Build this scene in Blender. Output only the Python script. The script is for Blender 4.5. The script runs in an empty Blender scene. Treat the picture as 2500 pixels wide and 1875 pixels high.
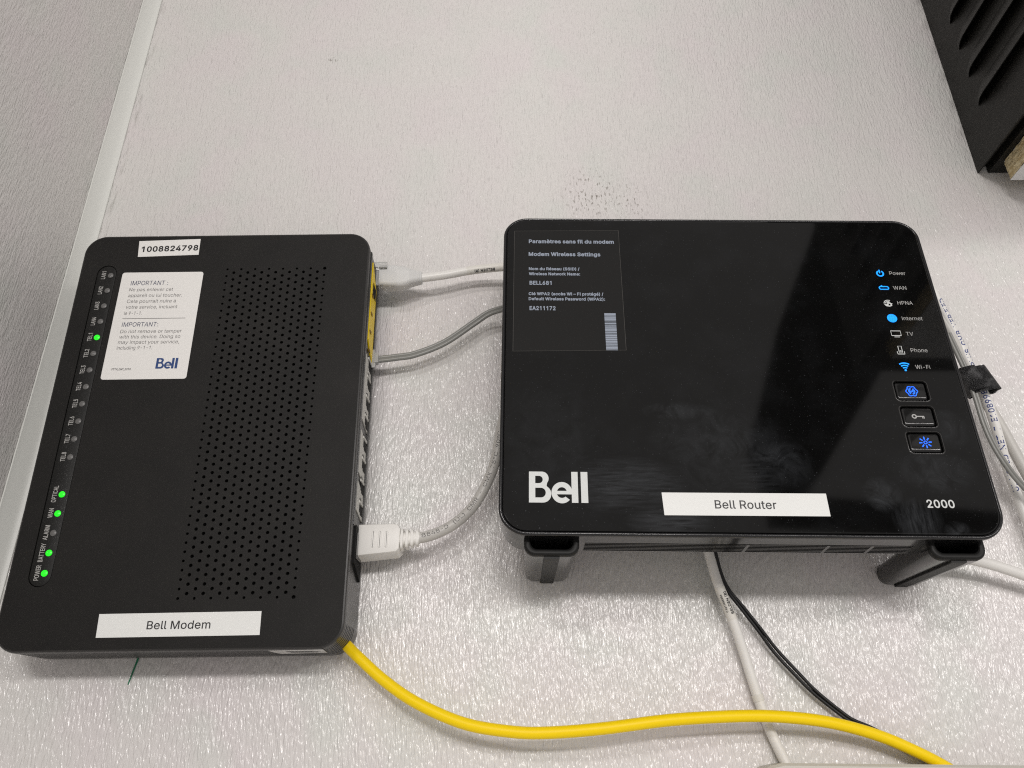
import bpy, bmesh, math, random
from mathutils import Vector, Matrix
from mathutils.geometry import delaunay_2d_cdt
random.seed(7)
scene = bpy.context.scene
COL = scene.collection

# ------------------------------------------------------------------ camera
cam_d = bpy.data.cameras.new("camera")
cam_d.sensor_width = 36.0
cam_d.lens = 28.166
cam_d.clip_start = 0.01
cam_d.clip_end = 50
cam = bpy.data.objects.new("camera", cam_d)
COL.objects.link(cam)
cam.matrix_world = Matrix(((0.9999864, 0.0052076, 0.0, 0.0),
                           (0.0022727, -0.4364161, -0.8997421, -0.45),
                           (-0.0046855, 0.8997299, -0.4364220, 0.0),
                           (0, 0, 0, 1)))
scene.camera = cam

# ------------------------------------------------------------------ light
world = bpy.data.worlds.new("World")
scene.world = world
world.use_nodes = True
bg = world.node_tree.nodes["Background"]
bg.inputs["Color"].default_value = (1.0, 0.955, 0.925, 1)
bg.inputs["Strength"].default_value = 0.47
scene.view_settings.view_transform = 'Standard'
scene.view_settings.look = 'None'
scene.view_settings.exposure = 0.0
scene.view_settings.gamma = 1.0
scene.render.film_transparent = False


def area(name, loc, target, sx, sy, power, col):
    d = bpy.data.lights.new(name, 'AREA')
    d.shape = 'RECTANGLE'
    d.size, d.size_y, d.energy, d.color = sx, sy, power, col
    o = bpy.data.objects.new(name, d)
    o.location = loc
    o.rotation_euler = (Vector(target) - Vector(loc)).to_track_quat('-Z', 'Y').to_euler()
    COL.objects.link(o)
    return o


# a bright fitting low across the room (soft shadows almost level), and two unseen lamps higher at left for wall glints
for lx, ly, lz, sx, pw in ((0.30, -3.3, 0.72, 0.8, 30), (1.35, -3.3, 0.78, 0.8, 11), (2.40, -3.3, 0.82, 0.8, 16),
                           (-0.60, -3.0, 1.22, 0.6, 17), (-1.90, -2.8, 1.00, 0.6, 9)):
    area("room_lamp", (lx, ly, lz), (0.02, 0, 0.15), sx, 0.2, pw, (1.0, 0.962, 0.935))

scene.cycles.use_denoising = False
scene.cycles.filter_width = 1.15
scene.cycles.max_bounces = 8
scene.cycles.caustics_reflective = False
scene.cycles.caustics_refractive = False


# ------------------------------------------------------------------ materials
def principled(name, col, rough=0.5, spec=0.5, metal=0.0, coat=0.0, coat_r=0.05, emit=None, estr=0.0):
    m = bpy.data.materials.new(name)
    m.use_nodes = True
    b = m.node_tree.nodes["Principled BSDF"]
    b.inputs["Base Color"].default_value = (*col, 1)
    b.inputs["Roughness"].default_value = rough
    b.inputs["Specular IOR Level"].default_value = spec
    b.inputs["Metallic"].default_value = metal
    b.inputs["Coat Weight"].default_value = coat
    b.inputs["Coat Roughness"].default_value = coat_r
    if emit:
        b.inputs["Emission Color"].default_value = (*emit, 1)
        b.inputs["Emission Strength"].default_value = estr
    return m


class NT:
    def __init__(s, mat):
        s.t = mat.node_tree
        s.b = s.t.nodes["Principled BSDF"]

    def n(s, kind, **kw):
        nd = s.t.nodes.new(kind)
        for k, v in kw.items():
            setattr(nd, k, v)
        return nd

    def l(s, a, b):
        s.t.links.new(a, b)

    def coords(s, scale=(1, 1, 1), loc=(0, 0, 0), rot=(0, 0, 0)):
        tc = s.n('ShaderNodeTexCoord')
        mp = s.n('ShaderNodeMapping')
        mp.inputs['Scale'].default_value = scale
        mp.inputs['Location'].default_value = loc
        mp.inputs['Rotation'].default_value = rot
        s.l(tc.outputs['Object'], mp.inputs['Vector'])
        return mp.outputs['Vector']

    def noise(s, vec, scale=1.0, detail=2.0, rough=0.5, dist=0.0):
        nd = s.n('ShaderNodeTexNoise')
        nd.inputs['Scale'].default_value = scale
        nd.inputs['Detail'].default_value = detail
        nd.inputs['Roughness'].default_value = rough
        nd.inputs['Distortion'].default_value = dist
        s.l(vec, nd.inputs['Vector'])
        return nd.outputs['Fac']

    def math(s, op, a, b=None, clamp=False):
        nd = s.n('ShaderNodeMath', operation=op)
        nd.use_clamp = clamp
        for i, v in enumerate((a, b)):
            if v is None:
                continue
            if hasattr(v, 'links') or hasattr(v, 'is_linked'):
                s.l(v, nd.inputs[i])
            else:
                nd.inputs[i].default_value = v
        if op == 'SMOOTH_MIN':
            nd.inputs[2].default_value = 0.12
        return nd.outputs[0]

    def ramp(s, fac, p0, p1, c0=(0, 0, 0, 1), c1=(1, 1, 1, 1)):
        nd = s.n('ShaderNodeValToRGB')
        e = nd.color_ramp.elements
        e[0].position, e[1].position = p0, p1
        e[0].color, e[1].color = c0, c1
        s.l(fac, nd.inputs['Fac'])
        return nd.outputs['Color']

    def mix(s, fac, a, b):
        nd = s.n('ShaderNodeMix', data_type='RGBA')
        for sock, v in ((nd.inputs[0], fac), (nd.inputs[6], a), (nd.inputs[7], b)):
            if hasattr(v, 'is_linked'):
                s.l(v, sock)
            elif isinstance(v, (int, float)):
                sock.default_value = v
            else:
                sock.default_value = (*v, 1) if len(v) == 3 else v
        return nd.outputs[2]

    def bump(s, h, strength, dist):
        nd = s.n('ShaderNodeBump')
        nd.inputs['Strength'].default_value = strength
        nd.inputs['Distance'].default_value = dist
        s.l(h, nd.inputs['Height'])
        s.l(nd.outputs['Normal'], s.b.inputs['Normal'])
        return nd

    def blob(s, u, v, ru, rv, axes=('X', 'Y')):
        """soft elliptical mask round (u, v) in object space"""
        tc = s.n('ShaderNodeTexCoord')
        sp = s.n('ShaderNodeSeparateXYZ')
        s.l(tc.outputs['Object'], sp.inputs[0])
        a = s.math('DIVIDE', s.math('SUBTRACT', sp.outputs[axes[0]], u), ru)
        b = s.math('DIVIDE', s.math('SUBTRACT', sp.outputs[axes[1]], v), rv)
        d = s.math('ADD', s.math('MULTIPLY', a, a), s.math('MULTIPLY', b, b))
        return s.math('SUBTRACT', 1.0, d, clamp=True)


def fine(mat, scale=2500, strength=0.15, dist=0.0002, rvar=0.0):
    t = NT(mat)
    f = t.noise(t.coords((1, 1, 1)), scale, 2)
    t.bump(f, strength, dist)
    if rvar:
        base = t.b.inputs['Roughness'].default_value
        g = t.noise(t.coords((1, 1, 1)), 60, 3)
        t.l(t.math('ADD', base - rvar / 2, t.math('MULTIPLY', g, rvar)), t.b.inputs['Roughness'])
    return mat


def wall_material(name, marks):
    m = principled(name, (0.72, 0.70, 0.67), 0.2, 0.5)
    t = NT(m)
    # upright pebbled relief: long convex blisters with creases between them
    co = t.coords((730, 730, 175))
    wob = t.n('ShaderNodeTexNoise')
    wob.inputs['Scale'].default_value = 0.55
    wob.inputs['Detail'].default_value = 2
    t.l(co, wob.inputs['Vector'])
    vm = t.n('ShaderNodeVectorMath', operation='MULTIPLY_ADD')
    t.l(wob.outputs['Color'], vm.inputs[0])
    vm.inputs[1].default_value = (2.4, 2.4, 2.4)
    t.l(co, vm.inputs[2])
    vor = t.n('ShaderNodeTexVoronoi', feature='F1')
    vor.inputs['Scale'].default_value = 1.0
    t.l(vm.outputs[0], vor.inputs['Vector'])
    d = vor.outputs['Distance']
    a = t.noise(t.coords((900, 900, 150), (3, 5, 1)), 1.0, 1.2, 0.5, 0.5)
    c = t.noise(t.coords((1700, 1700, 420), (1, 2, 7)), 1.0, 1.0, 0.5)
    big = t.noise(t.coords((120, 120, 45), (1, 2, 7)), 1.0, 1.0, 0.5)
    h = t.math('ADD', t.math('MULTIPLY', t.math('SMOOTH_MIN', t.math('MULTIPLY', d, d), 0.50), -0.47),
               t.math('ADD', t.math('MULTIPLY', a, 0.36), t.math('ADD', t.math('MULTIPLY', c, 0.055), t.math('MULTIPLY', big, 0.5))))
    t.bump(h, 1.0, 0.0011)
    # faint pink and green mottling of the white laminate
    g1 = t.noise(t.coords((17, 17, 17)), 1.0, 2)
    g2 = t.noise(t.coords((23, 23, 23), (4, 9, 2)), 1.0, 2)
    col = t.mix(t.ramp(g1, 0.42, 0.66), (0.705, 0.688, 0.668), (0.71, 0.672, 0.668))
    col = t.mix(t.ramp(g2, 0.5, 0.72), col, (0.678, 0.682, 0.652))
    if marks:
        # grey scuff caught in the grain above the router
        sp = t.noise(t.coords((640, 640, 270), (7, 1, 3)), 1.0, 2)
        k = t.math('MULTIPLY', t.ramp(sp, 0.575, 0.645),
                   t.math('MAXIMUM', t.blob(0.056, 0.366, 0.024, 0.028, ('X', 'Z')),
                          t.math('MULTIPLY', t.blob(0.083, 0.360, 0.017, 0.02, ('X', 'Z')), 0.8)))
        k2 = t.math('MULTIPLY', t.ramp(sp, 0.52, 0.58), t.blob(-0.1376, 0.499, 0.0045, 0.003, ('X', 'Z')))
        # grime along the corner trim
        k3 = t.math('MULTIPLY', t.ramp(t.noise(t.coords((300, 300, 60), (2, 2, 2)), 1.0, 3), 0.5, 0.7),
                    t.blob(-0.2825, 0.42, 0.006, 0.2, ('X', 'Z')))
        k = t.math('MAXIMUM', t.math('MAXIMUM', k, k2), t.math('MULTIPLY', k3, 0.6))
        col = t.mix(t.math('MULTIPLY', k, 0.8), col, (0.17, 0.15, 0.125))
    t.l(col, t.b.inputs['Base Color'])
    return m


M = {}
M['wall'] = wall_material('textured_white_panel', True)
M['side_wall'] = wall_material('textured_side_panel', False)
M['trim'] = fine(principled('white_vinyl_trim', (0.74, 0.75, 0.715), 0.38), 300, 0.05, 0.0002, 0.1)
M['modem'] = fine(principled('matte_black_plastic', (0.0095, 0.0090, 0.0085), 0.6, 0.24), 2600, 0.35, 0.00015, 0.08)
t = NT(M['modem'])
f = t.ramp(t.noise(t.coords((1, 1, 1)), 26, 4, 0.6), 0.35, 0.75)
g = t.ramp(t.noise(t.coords((1, 1, 1), (2, 3, 1)), 1400, 1), 0.72, 0.78)
t.l(t.mix(t.math('MULTIPLY', g, 0.35), t.mix(f, (0.0085, 0.0080, 0.0075), (0.0125, 0.0116, 0.0106)), (0.06, 0.058, 0.055)), t.b.inputs['Base Color'])
M['modem_side'] = fine(principled('satin_black_plastic', (0.026, 0.025, 0.024), 0.33, 0.5), 2600, 0.1, 0.0001, 0.08)
M['strip'] = fine(principled('smooth_black_plastic', (0.010, 0.010, 0.0095), 0.5, 0.28), 2600, 0.1, 0.0001)
M['black'] = principled('dark_cavity', (0.006, 0.006, 0.006), 0.7, 0.2)
M['led_off'] = principled('unlit_lens', (0.13, 0.128, 0.125), 0.35)
M['led_on'] = principled('lit_green_lens', (0.02, 0.5, 0.02), 0.3, emit=(0.01, 1.0, 0.012), estr=0.92)
M['paper'] = fine(principled('white_sticker', (0.80, 0.79, 0.765), 0.42), 900, 0.05, 0.0002)
M['tape'] = fine(principled('laminated_label', (0.80, 0.81, 0.79), 0.25), 200, 0.04, 0.0003)
M['silver'] = principled('silver_sticker', (0.5, 0.49, 0.47), 0.35)
M['ink'] = principled('black_ink', (0.012, 0.012, 0.014), 0.4)
M['grey_ink'] = principled('grey_ink', (0.09, 0.085, 0.085), 0.5)
M['slate_ink'] = principled('slate_ink', (0.045, 0.055, 0.11), 0.5)
M['blue_ink'] = principled('blue_ink', (0.012, 0.05, 0.19), 0.45)
M['cable_blue'] = principled('cable_blue_ink', (0.03, 0.055, 0.22), 0.5)
M['white_ink'] = principled('white_print', (0.62, 0.64, 0.63), 0.35)
M['pale_ink'] = principled('pale_print', (0.42, 0.415, 0.40), 0.4)
M['dim_ink'] = principled('dim_print', (0.40, 0.40, 0.39), 0.4)
M['sticker_ink'] = principled('blue_grey_print', (0.28, 0.32, 0.39), 0.4)
M['blue_led'] = principled('lit_blue_icon', (0.01, 0.1, 0.4), 0.3, emit=(0.006, 0.30, 1.0), estr=1.5)
M['blue_deep'] = principled('lit_deep_blue_icon', (0.01, 0.08, 0.4), 0.3, emit=(0.008, 0.13, 1.0), estr=1.5)
M['gloss'] = principled('glossy_black_plastic', (0.012, 0.012, 0.012), 0.11, 0.5)
M['gloss_soft'] = fine(principled('satin_black_shell', (0.024, 0.0235, 0.023), 0.15, 0.75), 2400, 0.04, 0.0001)
M['bezel'] = principled('black_bezel', (0.012, 0.012, 0.013), 0.16, 0.5)
M['film'] = principled('dark_clear_film', (0.0085, 0.0083, 0.008), 0.17, 0.36)
M['film_edge'] = principled('film_edge', (0.06, 0.056, 0.05), 0.4)
M['yellow'] = fine(principled('yellow_jacket', (0.96, 0.68, 0.0), 0.42, 0.3), 400, 0.06, 0.0002, 0.08)
t = NT(M['yellow'])
f = t.ramp(t.noise(t.coords((1, 1, 1)), 130, 4, 0.7), 0.62, 0.8)
t.l(t.mix(t.math('MULTIPLY', f, 0.35), (0.96, 0.68, 0.0), (0.66, 0.42, 0.01)), t.b.inputs['Base Color'])
M['yellow_port'] = principled('yellow_port_plastic', (0.92, 0.66, 0.0), 0.45)
M['grey_port'] = principled('grey_port_plastic', (0.60, 0.59, 0.55), 0.45)
M['white_cable'] = fine(principled('white_cable_jacket', (0.76, 0.745, 0.715), 0.36, 0.5), 500, 0.06, 0.0002, 0.1)
M['cream_cable'] = fine(principled('cream_cable_jacket', (0.70, 0.68, 0.63), 0.4, 0.5), 500, 0.06, 0.0002, 0.1)
M['grey_cable'] = fine(principled('grey_cable_jacket', (0.52, 0.505, 0.475), 0.4, 0.5), 500, 0.06, 0.0002, 0.1)
M['plug'] = fine(principled('grey_plug_plastic', (0.76, 0.745, 0.71), 0.42), 900, 0.08, 0.0002)
M['flat_cable'] = fine(principled('flat_grey_jacket', (0.23, 0.23, 0.215), 0.33, 0.5), 500, 0.06, 0.0002)
M['black_cable'] = fine(principled('black_cord', (0.007, 0.007, 0.0075), 0.45, 0.4), 600, 0.08, 0.0002)
M['green'] = principled('green_pen', (0.0, 0.17, 0.075), 0.5)
M['case'] = fine(principled('black_painted_steel', (0.0105, 0.010, 0.0085), 0.5, 0.3), 1800, 0.25, 0.0002, 0.15)
M['laminate'] = fine(principled('white_laminate', (0.74, 0.74, 0.73), 0.35), 500, 0.03, 0.0002)
M['box'] = fine(principled('beige_box_plastic', (0.56, 0.54, 0.48), 0.45), 600, 0.08, 0.0002)
M['room'] = principled('dark_reflection_board', (0.004, 0.004, 0.004), 0.8, 0.1)  # only for the added board that the router mirrors

# clear plug plastic
m = principled('clear_plug_plastic', (0.83, 0.83, 0.81), 0.22, 0.5)
m.node_tree.nodes["Principled BSDF"].inputs['Transmission Weight'].default_value = 0.5
m.node_tree.nodes["Principled BSDF"].inputs['IOR'].default_value = 1.35
M['clear'] = m
m = principled('frosted_boot', (0.88, 0.88, 0.865), 0.4, 0.4)
m.node_tree.nodes["Principled BSDF"].inputs['Transmission Weight'].default_value = 0.3
m.node_tree.nodes["Principled BSDF"].inputs['IOR'].default_value = 1.3
M['frosted'] = m

# chipboard core
m = principled('chipboard', (0.5, 0.4, 0.22), 0.8, 0.2)
t = NT(m)
f = t.noise(t.coords((260, 130, 420)), 1.0, 4, 0.6)
g = t.noise(t.coords((900, 500, 1200), (3, 1, 2)), 1.0, 2)
c = t.mix(t.ramp(f, 0.35, 0.7), (0.42, 0.32, 0.16), (0.74, 0.65, 0.43))
c = t.mix(t.ramp(g, 0.64, 0.78), c, (0.16, 0.10, 0.04))
t.l(c, t.b.inputs['Base Color'])
t.bump(t.math('ADD', f, g), 1.0, 0.0012)
M['chipboard'] = m

# hook-and-loop cloth
m = principled('black_loop_fabric', (0.016, 0.016, 0.017), 0.55, 0.5)
t = NT(m)
f = t.n('ShaderNodeTexVoronoi')
f.inputs['Scale'].default_value = 1500
t.l(t.coords(), f.inputs['Vector'])
t.bump(f.outputs['Distance'], 1.0, 0.0008)
w = t.noise(t.coords((1, 1, 1)), 160, 2)
t.l(t.mix(t.ramp(w, 0.48, 0.72), (0.010, 0.010, 0.011), (0.085, 0.085, 0.088)), t.b.inputs['Base Color'])  # paler patches paint the cloth's sheen into its colour
M['fabric'] = m

# router glass with smears, dust and a scratch or two
m = principled('smeared_black_glass', (0.0035, 0.0035, 0.0035), 0.055, 0.36)
t = NT(m)
dust = t.ramp(t.noise(t.coords((1, 1, 1)), 1500, 1), 0.735, 0.78)
cloud = t.ramp(t.noise(t.coords((1, 1, 1), (3, 1, 0)), 38, 4, 0.6), 0.48, 0.85)
swirl = t.ramp(t.noise(t.coords((1, 1, 1), (5, 2, 0)), 85, 5, 0.65, 1.2), 0.36, 0.8)
streak = t.ramp(t.noise(t.coords((70, 620, 1), (0, 0, 0), (0, 0, 0.3)), 1.0, 4, 0.65, 0.4), 0.3, 0.9)
streak2 = t.ramp(t.noise(t.coords((620, 90, 1), (0, 0, 0), (0, 0, -0.7)), 1.0, 4, 0.65, 0.4), 0.3, 0.9)
k = None
for (u, v, ru, rv, src, amt) in ((-0.060, -0.072, 0.034, 0.016, streak, 0.55), (-0.040, -0.091, 0.022, 0.008, streak, 0.6),
                                 (-0.010, -0.052, 0.040, 0.030, swirl, 0.22), (0.016, -0.060, 0.020, 0.015, swirl, 0.38),
                                 (0.006, -0.066, 0.022, 0.012, streak, 0.3), (0.080, -0.089, 0.013, 0.012, streak2, 0.5),
                                 (0.066, -0.076, 0.010, 0.010, swirl, 0.6), (0.098, -0.094, 0.007, 0.005, swirl, 0.5),
                                 (0.096, -0.064, 0.020, 0.012, swirl, 0.42), (-0.095, -0.050, 0.035, 0.045, swirl, 0.1),
                                 (0.094, -0.057, 0.009, 0.004, cloud, 0.7), (-0.028, -0.031, 0.022, 0.006, swirl, 0.38),
                                 (0.108, -0.040, 0.010, 0.012, swirl, 0.28)):
    b = t.math('MULTIPLY', t.math('MULTIPLY', t.blob(u, v, ru, rv), src), amt * 0.6)
    k = b if k is None else t.math('MAXIMUM', k, b)
k = t.math('ADD', k, t.math('MULTIPLY', cloud, 0.035), clamp=True)
k = t.math('MAXIMUM', k, t.math('MULTIPLY', dust, 0.4))
t.l(t.mix(k, (0.0035, 0.0035, 0.0035), (0.13, 0.14, 0.155)), t.b.inputs['Base Color'])
t.l(t.math('ADD', 0.05, t.math('MULTIPLY', k, 0.35)), t.b.inputs['Roughness'])
M['glass'] = m


# ------------------------------------------------------------------ mesh helpers
class MB:
    def __init__(s):
        s.v, s.f = [], []

    def add(s, verts, faces):
        o = len(s.v)
        s.v += [tuple(p) for p in verts]
        s.f += [tuple(i + o for i in f) for f in faces]
        return s

    def box(s, x0, x1, y0, y1, z0, z1):
        v = [(x, y, z) for z in (z0, z1) for y in (y0, y1) for x in (x0, x1)]
        return s.add(v, [(0, 2, 3, 1), (4, 5, 7, 6), (0, 1, 5, 4), (2, 6, 7, 3), (0, 4, 6, 2), (1, 3, 7, 5)])

    def loft(s, rings, cap0=True, cap1=True):
        n = len(rings[0])
        v, f = [p for r in rings for p in r], []
        for k in range(len(rings) - 1):
            for i in range(n):
                j = (i + 1) % n
                f.append((k * n + i, k * n + j, (k + 1) * n + j, (k + 1) * n + i))
        if cap0:
            f.append(tuple(reversed(range(n))))
        if cap1:
            f.append(tuple(range((len(rings) - 1) * n, len(rings) * n)))
        return s.add(v, f)

    def slab(s, poly, z0, z1, bev=0.0):
        if bev:
            return s.loft([[(x, y, z0) for x, y in poly], [(x, y, z1 - bev) for x, y in poly],
                           [(x, y, z1 - bev * .3) for x, y in inset(poly, bev * .3)],
                           [(x, y, z1) for x, y in inset(poly, bev)]])
        return s.loft([[(x, y, z0) for x, y in poly], [(x, y, z1) for x, y in poly]])

    def build(s, name, mat, parent=None, smooth=True, sharp=35):
        me = bpy.data.meshes.new(name)
        me.from_pydata(s.v, [], s.f)
        me.materials.append(mat)
        bm = bmesh.new()
        bm.from_mesh(me)
        bmesh.ops.recalc_face_normals(bm, faces=bm.faces)
        bm.to_mesh(me)
        bm.free()
        return link(name, me, parent, smooth, sharp)


def link(name, me, parent=None, smooth=True, sharp=35):
    if smooth:
        me.polygons.foreach_set('use_smooth', [True] * len(me.polygons))
        me.set_sharp_from_angle(angle=math.radians(sharp))
    o = bpy.data.objects.new(name, me)
    COL.objects.link(o)
    if parent:
        o.parent = parent
    return o


def inset(poly, d):
    n = len(poly)
    out = []
    for i in range(n):
        a, b, c = Vector(poly[i - 1]), Vector(poly[i]), Vector(poly[(i + 1) % n])
        e1, e2 = (b - a).normalized(), (c - b).normalized()
        n1, n2 = Vector((-e1.y, e1.x)), Vector((-e2.y, e2.x))
        m_ = (n1 + n2)
        m_ = m_ / max(m_.length_squared / 2, 0.2)
        out.append(tuple(b + m_ * d))
    return out


def rrect(x0, x1, y0, y1, r, n=8):
    p = []
    for cx, cy, a0 in ((x1 - r, y0 + r, -90), (x1 - r, y1 - r, 0), (x0 + r, y1 - r, 90), (x0 + r, y0 + r, 180)):
        for i in range(n + 1):
            a = math.radians(a0 + 90 * i / n)
            p.append((cx + r * math.cos(a), cy + r * math.sin(a)))
    return p


def circle(cx, cy, r, n=16):
    return [(cx + r * math.cos(2 * math.pi * i / n), cy + r * math.sin(2 * math.pi * i / n)) for i in range(n)]


def tag(o, label, cat=None, group=None, kind=None):
    o['label'] = label
    if cat:
        o['category'] = cat
    if group:
        o['group'] = group
    if kind:
        o['kind'] = kind
    return o


def empty(name, mat=None, loc=(0, 0, 0)):
    o = bpy.data.objects.new(name, None)
    o.empty_display_size = 0.02
    COL.objects.link(o)
    if mat is not None:
        o.matrix_world = mat
    else:
        o.location = loc
    return o


def plate_with_holes(outline, holes, inside, z, depth, walls=True):
    """flat plate at z with real holes whose walls go down by depth"""
    pts, edges = [], []
    for loop in [outline] + holes:
        o = len(pts)
        pts += [Vector(p) for p in loop]
        n = len(loop)
        edges += [(o + i, o + (i + 1) % n) for i in range(n)]
    res = delaunay_2d_cdt(pts, edges, [], 1, 1e-7)
    vs, fs = res[0], res[2]
    mb = MB()
    keep = []
    for f in fs:
        c = sum((vs[i] for i in f), Vector((0, 0))) / len(f)
        if not inside(c.x, c.y):
            keep.append(tuple(f))
    mb.add([(v.x, v.y, z) for v in vs], keep)
    if walls:
        for loop in holes:
            mb.loft([[(x, y, z) for x, y in loop], [(x, y, z - depth) for x, y in loop]], False, False)
    return mb


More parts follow.
